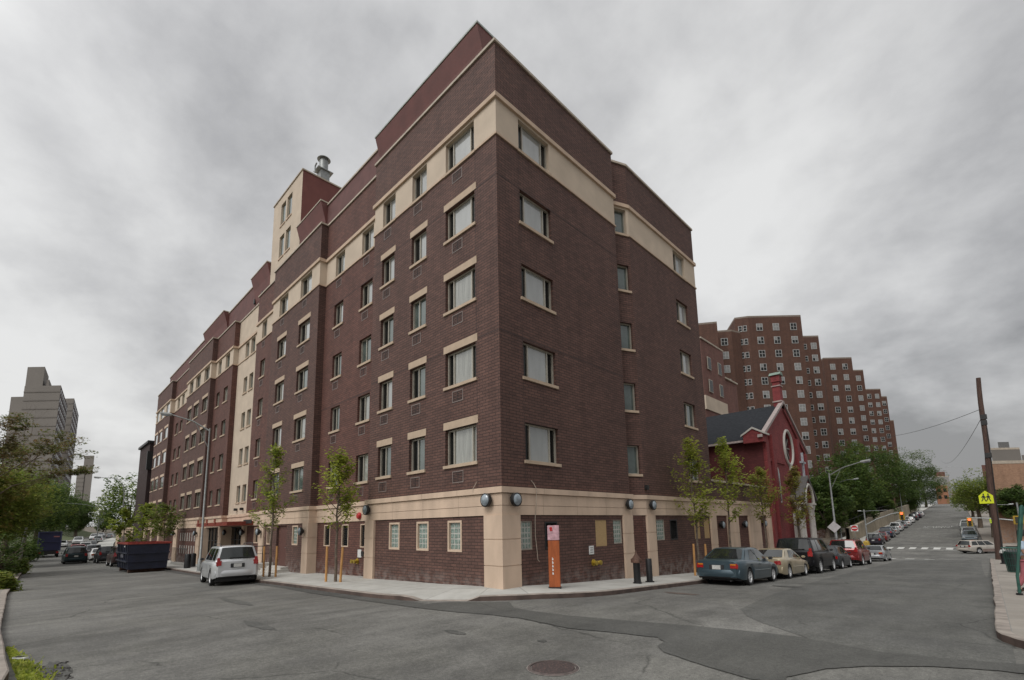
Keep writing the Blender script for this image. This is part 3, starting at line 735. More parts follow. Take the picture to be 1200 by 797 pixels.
# smaller old repairs
def blob(name, cx, cy, rx, ry, m, z=.008, seed=1, n=26):
    r = random.Random(seed); mb = MB(); pts = []
    for k in range(n):
        t = 2*math.pi*k/n; q = 1+r.uniform(-.18, .18); x, y = cx+rx*q*math.cos(t), cy+ry*q*math.sin(t); pts.append((x, y, hgt(x, y)+z))
    for k in range(n): mb.face([(cx, cy, hgt(cx, cy)+z), pts[k], pts[(k+1) % n]])
    return struct(mb.build(name, [m]))
blob('road_stain', 3.4, 4.3, .55, .22, mat('rust_stain', (.10, .075, .062), .85, .2, 5), seed=3)
blob('road_stain', 4.6, -3.55, .09, .07, ASPHD, seed=4)
blob('road_stain', 2.9, -4.1, .28, .1, ASPHD, seed=5)
blob('road_stain', -6.2, -5.3, 1.4, .16, ASPHW, seed=6)
blob('road_stain', -1.0, -6.3, .9, .14, ASPHW, seed=8)
blob('road_stain', 4.9, 9.5, .5, .3, ASPHD, seed=9, z=.014)

# crosswalks and lettering
MARK = mat('road_paint', (.50, .50, .47), .7, .22, 3, detail=9)
mb = MB()
def quad(x0, y0, x1, y1, z=.022): mb.face([(x0, y0, hgt(x0, y0)+z), (x1, y0, hgt(x1, y0)+z), (x1, y1, hgt(x1, y1)+z), (x0, y1, hgt(x0, y1)+z)])
for k in range(10): quad(-1.9+k*1.18, 69.6, -1.25+k*1.18, 72.0)
quad(-2.2, 68.9, 9.7, 69.1); quad(-2.2, 72.5, 9.7, 72.7)
for k in range(5): quad(2.8+k*1.45, 49.3, 3.5+k*1.45, 51.6)
quad(2.5, 48.6, 6.2, 49.0); quad(4.2, 44.3, 6.4, 44.9)
text_mesh('SCHOOL', 2.1, Matrix.Translation((3.5, 117.6, hgt(3.5, 117.6)+.012)) @ Matrix.Rotation(math.atan(.0445), 4, 'X') @ Matrix.Diagonal((.55, 1.3, 1, 1)), mb, 0, 0)
text_mesh('X-ING', 2.1, Matrix.Translation((3.3, 113.6, hgt(3.3, 113.6)+.012)) @ Matrix.Rotation(math.atan(.0445), 4, 'X') @ Matrix.Diagonal((.7, 1.3, 1, 1)), mb, 0, 0)
struct(mb.build('road_marking', [MARK]))

# --- pavements and kerbs
m = bpy.data.materials.new('pavement'); nt, N, L, P = nodes_of(m)
uv = N.new('ShaderNodeUVMap'); bt = N.new('ShaderNodeTexBrick'); bt.offset = 0; bt.inputs['Scale'].default_value = 1; bt.inputs['Brick Width'].default_value = 1.5; bt.inputs['Row Height'].default_value = 1.3; bt.inputs['Mortar Size'].default_value = .014
bt.inputs['Color1'].default_value = (.45, .445, .415, 1); bt.inputs['Color2'].default_value = (.405, .40, .375, 1); bt.inputs['Mortar'].default_value = (.22, .215, .20, 1); L.new(uv.outputs[0], bt.inputs['Vector'])
tc = N.new('ShaderNodeTexCoord'); n1 = N.new('ShaderNodeTexNoise'); n1.inputs['Scale'].default_value = 1.3; n1.inputs['Detail'].default_value = 9; n1.inputs['Roughness'].default_value = .72; L.new(tc.outputs['Object'], n1.inputs['Vector'])
r1 = N.new('ShaderNodeValToRGB'); r1.color_ramp.elements[0].position = .28; r1.color_ramp.elements[1].position = .72; r1.color_ramp.elements[0].color = (.78, .77, .75, 1); r1.color_ramp.elements[1].color = (1.1, 1.1, 1.1, 1); L.new(n1.outputs[0], r1.inputs[0])
mx = N.new('ShaderNodeMix'); mx.data_type = 'RGBA'; mx.blend_type = 'MULTIPLY'; mx.inputs[0].default_value = 1; L.new(bt.outputs[0], mx.inputs[6]); L.new(r1.outputs[0], mx.inputs[7]); L.new(mx.outputs[2], P.inputs['Base Color']); P.inputs['Roughness'].default_value = .85
PAVE = m
m2 = m.copy(); m2.name = 'pavement_worn'; PAVEW = m2
for n in m2.node_tree.nodes:
    if n.type == 'TEX_BRICK': n.inputs['Color1'].default_value = (.30, .27, .235, 1); n.inputs['Color2'].default_value = (.265, .24, .21, 1)
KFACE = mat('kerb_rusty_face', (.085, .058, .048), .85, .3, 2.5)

def resample(pts, st):
    out = [pts[0]]
    for a, b in zip(pts, pts[1:]):
        n = max(1, round(math.dist(a, b)/st))
        out += [(a[0]+(b[0]-a[0])*k/n, a[1]+(b[1]-a[1])*k/n) for k in range(1, n+1)]
    return out
def pavement(path, inner, h=.135, ramp=None, name='pavement', pm=PAVE, km=(KERB, KFACE), zf=hgt, kw=.17, rows=2, irregular=0):
    """path: kerb line, inner(p): the point of the back edge that belongs to p"""
    sw, kb = MB(), MB(); n = len(path); acc = 0; rr = random.Random(2)
    def nrm(i):
        a, b = Vector(path[max(i-1, 0)]), Vector(path[min(i+1, n-1)]); d = (b-a).normalized(); q = Vector(inner(path[i]))-Vector(path[i]); m_ = Vector((-d.y, d.x)); return m_ if m_.dot(q) > 0 else -m_
    K = []
    for i, p in enumerate(path):
        o = Vector(p); k = nrm(i); f = 1 if not ramp else ramp(p); z0 = zf(*p); j = rr.uniform(-irregular, irregular)
        K.append((o+k*j, o+k*kw, z0, z0+h*f+abs(j)*.2, f))
    for i in range(n-1):
        a, b = K[i], K[i+1]; l = (b[0]-a[0]).length
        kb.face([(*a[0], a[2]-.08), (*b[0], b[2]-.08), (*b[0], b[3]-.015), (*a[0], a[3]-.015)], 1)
        e0, e1 = a[0]+(a[1]-a[0])*.1, b[0]+(b[1]-b[0])*.1
        kb.face([(*a[0], a[3]-.015), (*b[0], b[3]-.015), (*e1, b[3]), (*e0, a[3])], 0)
        kb.face([(*e0, a[3]), (*e1, b[3]), (*b[1], b[3]), (*a[1], a[3])], 0)
        ia, ib = Vector(inner(path[i])), Vector(inner(path[i+1]))
        for r in range(rows):
            t0, t1 = r/rows, (r+1)/rows
            P_ = lambda k, ii, t: (k[1].x+(ii.x-k[1].x)*t, k[1].y+(ii.y-k[1].y)*t, (k[3]-.004)*(1-min(1, t*rows)) + (k[2]+h+.02*t)*min(1, t*rows) if k[4] < 1 else k[3]-.004+.02*t)
            wa, wb = (ia-a[1]).length, (ib-b[1]).length
            sw.face([P_(a, ia, t0), P_(b, ib, t0), P_(b, ib, t1), P_(a, ia, t1)], 0, [(acc, wa*t0), (acc+l, wb*t0), (acc+l, wb*t1), (acc, wa*t1)], True)
        acc += l
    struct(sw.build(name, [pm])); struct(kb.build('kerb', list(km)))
C0 = (-3.0, 2.6); RA = 5.2
path = [(x, y+off(x)) for x, y in resample([(-230, -2.6), (-60, -2.6), (-24, -2.6)], 4)]+resample([(-24, -2.6), (-3, -2.6)], 1.0)[1:]+[(C0[0]+RA*math.sin(t), C0[1]-RA*math.cos(t)) for t in [R_(90)*k/24 for k in range(1, 25)]]+resample([(2.2, 2.6), (2.2, 13), (2.2, 52)], 1.0)[1:]
def inner0(p):
    if p[0] < -3: return (p[0], .5+off(p[0]))
    if p[1] > 2.6: return (-.55, p[1])
    t = math.atan2(p[0]+3, 2.6-p[1])/R_(90)
    return (-3+2.45*min(1, t*2), .5) if t < .5 else (-.55, .5+2.1*(t*2-1))
def ramp0(p):
    d = math.dist(p, (-.35, -2.05)); return clamp((d-.75)/.35, .12, 1)
pavement(path, inner0, ramp=ramp0)
pathR = resample([(60, .2), (11.7, .2)], 3)+[(11.65-1.5*math.sin(t), 1.7-1.5*math.cos(t)) for t in [R_(90)*k/12 for k in range(1, 13)]]+resample([(10.15, 1.7), (10.15, 13), (10.15, 51)], .9)[1:]
def innerR(p):
    if p[0] > 11.65: return (p[0], 6)
    if p[1] > 1.7: return (17, max(p[1], 6))
    return (17, 6)
pavement(pathR, innerR, pm=PAVEW, irregular=.02)
yy = frange(74, 330, 8)
pavement([(xl(y), y) for y in yy], lambda p: (p[0]-4.5, p[1]), zf=lambda x, y: hgt(0, y))
pavement([(xr(y), y) for y in yy], lambda p: (p[0]+5, p[1]), zf=lambda x, y: hgt(0, y), pm=PAVEW)
pl = [(-230, -9.6), (-130, -9.4), (-80, -9.3), (-40, -9.95), (-18, -10.27), (-5, -10.14), (.4, -9.93), (3.5, -10.1), (6.5, -10.9), (9.5, -12.2), (13, -14)]
pavement([(x, y+off(x)) for x, y in resample(pl[:5], 4)+resample(pl[4:], .7)[1:]], lambda p: (p[0]-(.25 if p[0] < 5 else .6), p[1]-.75), name='pavement', pm=PAVEW, irregular=.008, kw=.2, rows=1)

# --- open ground out to the horizon
GRASS = mat('grass_ground', (.055, .075, .025), .95, .35, 1.5, bump=.4, bscale=20, col2=(.085, .095, .04))
EARTH = mat('earth_ground', (.12, .10, .075), .95, .3, .8, bump=.3, bscale=12)
mb = MB()
gx = [-2600, -1200, -700]+[x for x in XB if x <= 60]+[90, 140, 300, 700, 2600]; gy = [-2600, -900, -300, -120, -60, -30, -20]+YB+[420, 700, 1300, 2600]
hg = lambda x, y: hgt(clamp(x, -430, 60), clamp(y, -20, 340))-.14
sheet(mb, gx, gy, hg); struct(mb.build('ground', [EARTH]))
# grassy bank beside the left kerb
mb = MB(); rb = random.Random(8)
xs = frange(-230, -26, 4)+frange(-26, 2, 1.2)[1:]
def bank(x, t):
    y0 = -11.0 if x > -30 else (-10.7 if x > -60 else -10.1)
    y = y0+off(x)-t*9; base = hgt(x, -5)+.13
    return (x, y, base+(0 if t == 0 else .1+2.2*t**1.4*clamp((6-x)/12, 0, 1)+.25*math.sin(x*.7+t*5)*t))
for a, b in zip(xs, xs[1:]):
    for k in range(8): mb.face([bank(a, k/8), bank(b, k/8), bank(b, (k+1)/8), bank(a, (k+1)/8)], 0, None, True)
struct(mb.build('bank', [GRASS]))
# ------------------------------------------------------------------ vehicles
RUBBER = mat('tyre_rubber', (.022, .022, .022), .85, .2, 12)
ALLOY = mat('wheel_alloy', (.55, .55, .55), .35, .1, 8, metal=.15)
CGLASS = mat('car_glass', (.016, .019, .019), .04, .3, 1.5, spec=.7)
TRIM = mat('car_trim', (.022, .022, .024), .6, .2, 8)
REDL = mat('tail_lens', (.32, .012, .012), .2, .15, 14, spec=.7, coat=.5)
CLEARL = mat('head_lens', (.45, .46, .46), .12, .15, 10, spec=.8, coat=.5)
AMBER = mat('amber_lens', (.5, .17, .02), .2, .1, 10)
PLATE = mat('licence_plate', (.50, .50, .48), .5, .1, 20)
def paint(name, c, metal=.35): return mat('car_paint_'+name, c, .32, .05, 1.2, metal=metal, coat=.0 if max(c) < .07 else .6, spec=.22 if max(c) < .07 else .5)
TYPES = {
 'sedan': dict(L=4.65, W=1.76, H=1.41, sill=.21, belt=.90, hood=.80, nose=.66, tail=.94, tailend=.90, ax=(-1.36, 1.36), wr=.31, cf=.98, rf=.22, rr=-.98, cr=-1.72, wroof=.60),
 'coupe': dict(L=4.6, W=1.76, H=1.38, sill=.2, belt=.89, hood=.80, nose=.64, tail=.97, tailend=.93, ax=(-1.33, 1.37), wr=.32, cf=.95, rf=.15, rr=-.85, cr=-1.75, wroof=.58),
 'suv': dict(L=4.57, W=1.86, H=1.73, sill=.30, belt=1.05, hood=1.02, nose=.82, tail=1.05, tailend=1.05, ax=(-1.33, 1.38), wr=.37, cf=.98, rf=.28, rr=-2.0, cr=-2.2, wroof=.67),
 'bigsuv': dict(L=5.0, W=1.96, H=1.86, sill=.34, belt=1.12, hood=1.10, nose=.90, tail=1.12, tailend=1.12, ax=(-1.45, 1.5), wr=.39, cf=1.02, rf=.38, rr=-2.25, cr=-2.42, wroof=.74),
 'minivan': dict(L=4.75, W=1.9, H=1.72, sill=.24, belt=.98, hood=.92, nose=.70, tail=.98, tailend=.98, ax=(-1.40, 1.48), wr=.33, cf=1.45, rf=.55, rr=-2.08, cr=-2.3, wroof=.66),
 'wagon': dict(L=4.6, W=1.75, H=1.46, sill=.22, belt=.90, hood=.84, nose=.64, tail=.90, tailend=.90, ax=(-1.30, 1.32), wr=.32, cf=.95, rf=.22, rr=-1.95, cr=-2.2, wroof=.60),
 'hatch': dict(L=4.0, W=1.68, H=1.45, sill=.2, belt=.90, hood=.82, nose=.62, tail=.92, tailend=.90, ax=(-1.2, 1.25), wr=.30, cf=.92, rf=.18, rr=-1.5, cr=-1.9, wroof=.58),
}
def lerp(a, b, t): return a+(b-a)*t
def sstep(t): t = clamp(t, 0, 1); return t*t*(3-2*t)
WHEELS = {}
def wheel_meshes(r):
    if r in WHEELS: return WHEELS[r]
    Mx = Matrix.Rotation(R_(90), 4, 'X')
    t = MB(); w = .105; ri = r*.66
    t.lathe([(ri, -w*.8), (r*.93, -w), (r*.985, -w*.75), (r, -w*.3), (r, w*.3), (r*.985, w*.75), (r*.93, w), (ri, w*.8)], 28, 0, Mx, True, False)
    a = MB(); a.lathe([(0, w*.42), (ri*.22, w*.5), (ri*.25, w*.3), (ri*.3, w*.2), (ri*.97, w*.15), (ri, w*.75), (ri*1.03, w*.82), (ri*1.03, -w*.5)], 24, 0, Mx)
    for k in range(5):
        an = 2*math.pi*k/5; M = Mx @ Matrix.Rotation(an, 4, 'Z')
        a.prism([(ri*.2, -r*.085), (ri*.96, -r*.06), (ri*.96, r*.06), (ri*.2, r*.085)], w*.25, w*.55, 0, 'z', M)
    a.lathe([(ri*.3, w*.19), (ri*.93, w*.16)], 24, 1, Mx)
    to = t.build('wheel', [RUBBER]); ao = a.build('rim', [ALLOY, BLACK])
    COL.objects.unlink(to); COL.objects.unlink(ao)
    WHEELS[r] = (to, ao); return WHEELS[r]

def make_car(kind, label, cat, color, x, y, head, z=None, scale=1., name='parked_car', group=None, roofrack=False, white_roof=None, twotone=None, plate=True, far=False, zrear=None, lamps='corner', tint=None, roll=0, light_glass=False):
    T = dict(TYPES[kind]); L, W, H = T['L'], T['W'], T['H']; hw = W/2
    pm = paint(*color)
    root = thing(name, label, cat, (x, y, z if z is not None else hgt(x, y)+.004), head, group); root.scale = (scale,)*3
    d = Vector((math.cos(head), math.sin(head)))
    zf_, zr_ = hgt(x+d.x*1.35, y+d.y*1.35), hgt(x-d.x*1.35, y-d.y*1.35)
    s_ = Vector((-d.y, d.x)); zl_, zri = hgt(x+s_.x*.75, y+s_.y*.75), hgt(x-s_.x*.75, y-s_.y*.75)
    root.rotation_euler = (math.atan2(zl_-zri, 1.5)+roll, -math.atan2(zf_-zr_, 2.7), head)
    if z is None: root.location.z = (zf_+zr_)/2+.004
    x0, x1 = -L/2, L/2; sill, belt = T['sill'], T['belt']; ra = T['wr']+.055
    def width(px):
        e = max(0, (px-(x1-.95))/.95, ((x0+.75)-px)/.75); return hw*(1-.17*e**2.4)
    def top(px):
        if px > T['cf']: t = (px-T['cf'])/(x1-T['cf']); return lerp(T['hood']+.03, T['nose'], t**1.6) if t > 0 else T['belt']
        if px < T['cr']: t = (T['cr']-px)/max(.05, T['cr']-x0); return lerp(T['tail'], T['tailend'], t)
        return lerp(T['tail'], lerp(belt, T['hood']+.03, .6), sstep((px-T['cr'])/(T['cf']-T['cr'])))
    def bot(px):
        b = sill
        for a in T['ax']:
            q = abs(px-a)
            if q < ra: b = max(b, T['wr']*.97+math.sqrt(ra*ra-q*q))
        e = max(0, (px-(x1-.55))/.55, ((x0+.5)-px)/.5)
        return max(b, sill+.10*e**2)
    st = set(frange(x0, x1, .14))
    for a in T['ax']: st |= {a+ra*math.cos(R_(q)) for q in range(0, 181, 12)}
    st |= {x0+.02, x0+.06, x1-.02, x1-.06}
    st = sorted(st)
    # ---- lower body as a closed loft
    b = MB(); rings = []
    for px in st:
        w, zt, zb_ = width(px), top(px), bot(px)
        e = 1 if x0+.03 < px < x1-.03 else .95
        w *= e; mid = max(zb_+.02, sill+.22); zt_ = zt-(0 if e == 1 else .03)
        sec = [(0, zb_), (w*.80, zb_), (w*.955, zb_), (w*.985, min(zb_+.05, zt_-.2)), (w, lerp(mid, zt_, .35) if mid < zt_-.1 else zt_-.1), (w*.992, zt_-.13), (w*.965, zt_-.055), (w*.90, zt_-.012), (w*.6, zt_+.012), (0, zt_+.022)]
        rings.append([b.vert((px, -yy, zz)) for yy, zz in sec]+[b.vert((px, yy, zz)) for yy, zz in sec[-2::-1]][:-1])
    n = len(rings[0])
    for i in range(len(rings)-1):
        for j in range(n):
            f = [rings[i][j], rings[i][(j+1) % n], rings[i+1][(j+1) % n], rings[i+1][j]]
            under = j in (0, n-1, 1, n-2)
            b.f.append(f); b.m.append(1 if under else 0); b.uv.append(None); b.sm.append(True)
    b.f.append(rings[0][::-1]); b.f.append(list(rings[-1])); b.m += [0, 0]; b.uv += [None, None]; b.sm += [False, False]
    # dark rocker / bumper lower lips
    body = b.build('body', [pm, TRIM], root, sharp=50)
    # ---- greenhouse
    wb, wr, zr, z0g = hw*.92, T['wroof'], H, belt-.02
    def Fr(t, v): return Vector((lerp(T['cf'], T['rf'], t)+.14*(1-v*v)*(1-.45*t), v*lerp(wb, wr, t)*(1-.0*t), lerp(lerp(z0g, T['hood']+.02, .5), zr-.055, t)+.028*(1-v*v)*t))
    def Re(t, v): return Vector((lerp(T['cr'], T['rr'], t)-.10*(1-v*v)*(1-.5*t), v*lerp(wb*.97, wr*.97, t), lerp(T['tail']-.03, zr-.075, t)+.028*(1-v*v)*t))
    def Si(s, t, sd):
        a, c = Re(t, sd), Fr(t, sd); p = a.lerp(c, s); bulge = .035*math.sin(math.pi*s)+.02*math.sin(math.pi*t); p.y += sd*bulge*(1 if kind in ('sedan', 'coupe') else .8); p.z += .035*4*s*(1-s)*t; return p
    def Ro(s, v):
        a, c = Re(1, v), Fr(1, v); p = a.lerp(c, s); p.z += .035*4*s*(1-s)*(1) ; p.y += math.copysign(1, v)*.035*math.sin(math.pi*s)*abs(v); return p
    g = MB(); rm = 0
    g.grid(lambda u, v: Fr(v, 2*u-1), 10, 6); g.grid(lambda u, v: Re(v, 1-2*u), 10, 6)
    g.grid(lambda u, v: Si(u, v, 1), 14, 6); g.grid(lambda u, v: Si(1-u, v, -1), 14, 6)
    g.grid(lambda u, v: Ro(u, 2*v-1), 14, 10, 1)
    cab = g.build('cabin', [pm, paint(*white_roof) if white_roof else pm], root, sharp=38); weld(cab, .002)
    gl = tint or CGLASS
    def patch(name, fn, nu, nv, mm, off):
        q = MB(); q.grid(lambda u, v: fn(u, v)+off(u, v), nu, nv, 0); o = q.build(name, [mm], root); return o
    patch('windscreen', lambda u, v: Fr(.10+.84*v, (2*u-1)*.90), 8, 5, gl, lambda u, v: Vector((.008, 0, .006)))
    lift = .30 if kind in ('suv', 'bigsuv', 'minivan') else .12
    patch('rear_window', lambda u, v: Re(lift*.35+.06+(.86-lift*.35)*v, (1-2*u)*.88), 8, 5, gl, lambda u, v: Vector((-.008, 0, .006)))
    pill = {'sedan': [(.17, .46), (.49, .90)], 'coupe': [(.20, .44), (.47, .90)], 'suv': [(.05, .25), (.29, .57), (.60, .91)], 'bigsuv': [(.05, .27), (.30, .58), (.61, .91)], 'minivan': [(.04, .29), (.32, .60), (.63, .92)], 'wagon': [(.05, .28), (.31, .58), (.61, .91)], 'hatch': [(.10, .46), (.50, .91)]}[kind]
    for sd in (1, -1):
        for a, c in pill:
            patch('side_window', lambda u, v: Si(a+(c-a)*u, .10+.76*v, sd), 5, 4, gl, lambda u, v: Vector((0, sd*.006, 0)))
        q = MB()
        def lowside(px, zz): return Vector((px, sd*(width(px)*1.003+.001), zz))
        doors = [lerp(T['cr'], T['cf'], c) for a, c in pill]+[lerp(T['cr'], T['cf'], pill[-2][0] if len(pill) > 1 else .1)]
        for px in doors:
            z1, z2 = sill+.09, top(px)-.15
            q.face([lowside(px-.006, z1)+Vector((0, sd*.002, 0)), lowside(px+.006, z1)+Vector((0, sd*.002, 0)), lowside(px+.006, z2)+Vector((0, sd*.002, 0)), lowside(px-.006, z2)+Vector((0, sd*.002, 0))])
        q.build('door_seam', [TRIM], root)
        if not far:
            q = MB()
            xa, xb = T['ax'][0]+ra+.03, T['ax'][1]-ra-.03
            q.grid(lambda u, v: lowside(lerp(xa, xb, u), sill+.30+.05*v)+Vector((0, sd*(.006+.008*math.sin(math.pi*v)), 0)), 12, 3); q.build('side_moulding', [pm if kind != 'bigsuv' else TRIM], root)
            for a, c in pill[-2:]:
                px = lerp(T['cr'], T['cf'], a)+.12; q = MB(); yy = sd*(width(px)+.012); q.box(px-.09, yy-.012, belt-.16, px+.09, yy+.012, belt-.125, 0, None, .008); q.build('door_handle', [pm], root)
        px = T['cf']-.14; q = MB(); q.box(px-.04, min(sd*(hw*.95), sd*(hw*.95+.17)), belt+.01, px+.05, max(sd*(hw*.95), sd*(hw*.95+.17)), belt+.12, 0, None, .03); q.build('side_mirror', [TRIM if kind != 'coupe' else pm], root)
    # ---- lights, bumpers, plate
    def endbox(name, mm, px, ya, yb, za, zb_, th=.05, bev=.018):
        q = MB(); q.box(min(px, px+th), min(ya, yb), za, max(px, px+th), max(ya, yb), zb_, 0, None, bev); return q.build(name, [mm], root)
    we, wf = width(x0+.05), width(x1-.05)
    zt = T['tailend']
    for sd in (1, -1):
        if kind in ('suv', 'bigsuv', 'minivan', 'wagon'):
            zz0, zz1 = (.84, 1.20) if kind == 'suv' else ((.86, 1.30) if kind == 'bigsuv' else (.74, 1.04 if kind == 'minivan' else .92))
            if zz1 < zt-.02 or True:
                endbox('tail_light', REDL, x0-.022, sd*(we*.74), sd*(we*1.015), zz0, min(zz1, zt+.02), .20, .03)
                if zz1 > zt: endbox('upper_tail_light', REDL, x0+.0, sd*(we*.84), sd*(we*.985), zt-.02, zz1, .14, .02)
        else:
            endbox('tail_light', REDL, x0-.02, sd*(we*.62), sd*(we*1.005), zt-.30, zt-.10, .22, .03)
            endbox('turn_lens', AMBER if kind == 'sedan' else REDL, x0-.026, sd*(we*.66), sd*(we*.93), zt-.17, zt-.115, .03, .006)
        endbox('headlight', CLEARL, x1+.015, sd*(wf*.58), sd*(wf*.99), T['nose']-.16, T['nose']-.03, -.26, .03)
    bb = MB(); bz = sill+.06
    bb.grid(lambda u, v: Vector((x0+.10-.13*(1-abs(2*u-1)**3), (2*u-1)*width(x0+.12)*1.012, lerp(bz+.05, bz+.30, v)))+Vector((-.028*math.sin(math.pi*v), 0, 0)), 16, 5); bb.box(x0+.03, -we*.9, bz, x0+.16, we*.9, bz+.06, 1)
    bb.build('rear_bumper', [pm, TRIM], root)
    bb = MB(); bb.grid(lambda u, v: Vector((x1-.10+.13*(1-abs(2*u-1)**3), (1-2*u)*width(x1-.12)*1.012, lerp(bz+.03, bz+.26, v)))+Vector((.028*math.sin(math.pi*v), 0, 0)), 16, 5); bb.box(x1-.06, -.45, bz+.28, x1+.02, .45, bz+.38, 1, None, .01)
    bb.build('front_bumper', [pm, TRIM], root)
    if plate:
        pz = zt-.30 if kind in ('sedan', 'coupe') else (.80 if kind in ('suv', 'bigsuv') else .72)
        q = MB(); q.box(x0-.03, -.27, pz-.035, x0-.008, .27, pz+.14, 1, None, .008); q.box(x0-.04, -.155, pz-.02, x0-.028, .155, pz+.13, 0); q.build('licence_plate', [PLATE, TRIM], root)
    if kind in ('suv', 'bigsuv', 'minivan'):
        q = MB(); q.box(-.42, -.012, 0, .42, .012, .03, 0); q.build('rear_wiper', [TRIM], root, (x0-.0, -.1, belt+.12), (0, 0, R_(90)))
    if roofrack:
        for sd in (1, -1):
            q = MB(); zz = H+.035; xa, xb = T['rr']+.1, T['rf']-.15
            q.tube([(xa, sd*wr*.93, H-.05), (xa+.08, sd*wr*.93, zz+.03), (xb-.08, sd*wr*.93, zz+.03), (xb, sd*wr*.93, H-.02)], .018, 6); q.build('roof_rail', [TRIM], root)
    if twotone:
        q = MB()
        for sd in (1, -1):
            xa, xb = T['ax'][0]+ra+.01, T['ax'][1]-ra-.01
            q.grid(lambda u, v: Vector((lerp(xa, xb, u), sd*(width(lerp(xa, xb, u))*1.0+.008), lerp(sill, sill+.28, v))), 12, 2)
        q.build('lower_cladding', [twotone], root)
    to, ao = wheel_meshes(T['wr'])
    for a in T['ax']:
        for sd in (1, -1):
            w = to.copy(); COL.objects.link(w); w.parent = root; w.location = (a, sd*(hw-.125), T['wr']); w.rotation_euler = (0, 0, 0 if sd < 0 else math.pi)
            q = ao.copy(); COL.objects.link(q); q.parent = w
    q = MB(); q.box(x0+.35, -hw*.82, .17, x1-.35, hw*.82, sill+.1); q.build('underbody_light_block', [BLACK], root)  # dark box added to block light and deepen the shade under the car
    # exhaust
    if not far:
        q = MB(); q.tube([(x0+.25, -hw*.55, sill-.02), (x0-.02, -hw*.55, sill-.03)], .03, 8); q.build('exhaust_pipe', [DARKM], root)
    return root
UP = R_(90)
PK = 'cars parked along the side street kerb'
make_car('suv', 'silver sport utility car with roof rails seen from behind, parked outside the stair entrance', 'car', ('silver_bright', (.56, .57, .58), .3), -14.75, -3.28, R_(174), scale=.97, roofrack=True, name='parked_car', group='cars parked along the building front', twotone=None)
make_car('sedan', 'steel blue saloon with red tail lights, nearest of the row parked on the side street', 'car', ('steel_blue', (.048, .08, .10), .4), 2.92, 10.55, UP, scale=1., group=PK)
make_car('coupe', 'pale gold saloon parked between the steel blue saloon and the black sport utility car', 'car', ('gold', (.43, .36, .24), .45), 2.95, 15.5, UP, scale=.97, group=PK)
make_car('bigsuv', 'large black sport utility car parked behind the pale gold saloon', 'car', ('black', (.012, .012, .014), .3), 2.95, 20.7, UP, scale=1., group=PK)
make_car('hatch', 'dark grey hatchback parked between the black and the red sport utility cars', 'car', ('dark_grey', (.055, .06, .065), .4), 3.0, 26.2, UP, scale=.98, group=PK)
make_car('suv', 'dark red sport utility car parked beyond the church porch', 'car', ('dark_red', (.20, .014, .014), .3), 3.0, 32.2, UP, scale=1.05, group=PK, roofrack=True)
make_car('sedan', 'light silver saloon last in the row before the crosswalk', 'car', ('light_silver', (.36, .37, .38), .5), 3.15, 42.3, UP, scale=.97, group=PK)
make_car('wagon', 'pale beige estate car turning across the junction behind the utility pole', 'car', ('beige', (.46, .42, .37), .3), 9.6, 65.0, R_(50), scale=1., name='moving_car', twotone=mat('brown_cladding', (.19, .14, .12), .6, .1, 5))
# parked uphill beyond the crossing
HILL = [('minivan', ('dark_plum', (.035, .03, .04), .3), 'dark plum people carrier with a pale roof, first parked above the crosswalk', ('roof_white', (.55, .55, .54), .1)),
        ('sedan', ('wine', (.17, .02, .025), .3), 'wine red saloon parked uphill behind the people carrier', None),
        ('suv', ('navy', (.03, .04, .07), .3), 'navy sport utility car parked uphill above the wine red saloon', None),
        ('sedan', ('pale_grey', (.40, .42, .42), .3), 'pale grey saloon parked uphill between the navy and the white vehicles', None),
        ('minivan', ('white', (.60, .60, .59), .1), 'tall white van parked against the retaining wall uphill', None),
        ('sedan', ('mid_grey', (.22, .23, .24), .4), 'mid grey saloon parked uphill past the tall white van', None),
        ('sedan', ('white', (.60, .60, .59), .1), 'first of two white saloons parked high on the hill', None),
        ('wagon', ('white', (.60, .60, .59), .1), 'second of two white cars parked high on the hill', None),
        ('suv', ('charcoal', (.05, .05, .055), .3), 'charcoal sport utility car parked high on the hill', None),
        ('suv', ('plum', (.05, .03, .05), .3), 'plum coloured car parked just below the crest of the hill', None),
        ('sedan', ('white', (.60, .60, .59), .1), 'small white car at the crest of the hill, farthest on the left kerb', None)]
yy_ = 76.2
for k, (kd, c, lb, wr_) in enumerate(HILL):
    make_car(kd, lb, 'car', c, xl(yy_)+1.12+(0 if kd == 'minivan' else .1), yy_, UP+R_(1), z=None, group='cars parked uphill on the left kerb', white_roof=wr_, far=True)
    yy_ += 6.3+k*.65
for k, (kd, c, lb) in enumerate([('sedan', ('slate', (.12, .15, .17), .4), 'slate grey saloon facing downhill, first on the right kerb'), ('sedan', ('white', (.60, .60, .59), .1), 'white saloon facing downhill, parked behind the slate one'), ('suv', ('olive', (.10, .12, .10), .3), 'olive sport utility car facing downhill, parked behind the white saloon'), ('minivan', ('white', (.60, .60, .59), .1), 'white people carrier facing downhill, farthest on the right kerb')]):
    yq = 84+k*8
    make_car(kd, lb, 'car', c, xr(yq)-1.2, yq, -UP, group='cars parked uphill on the right kerb', far=True)
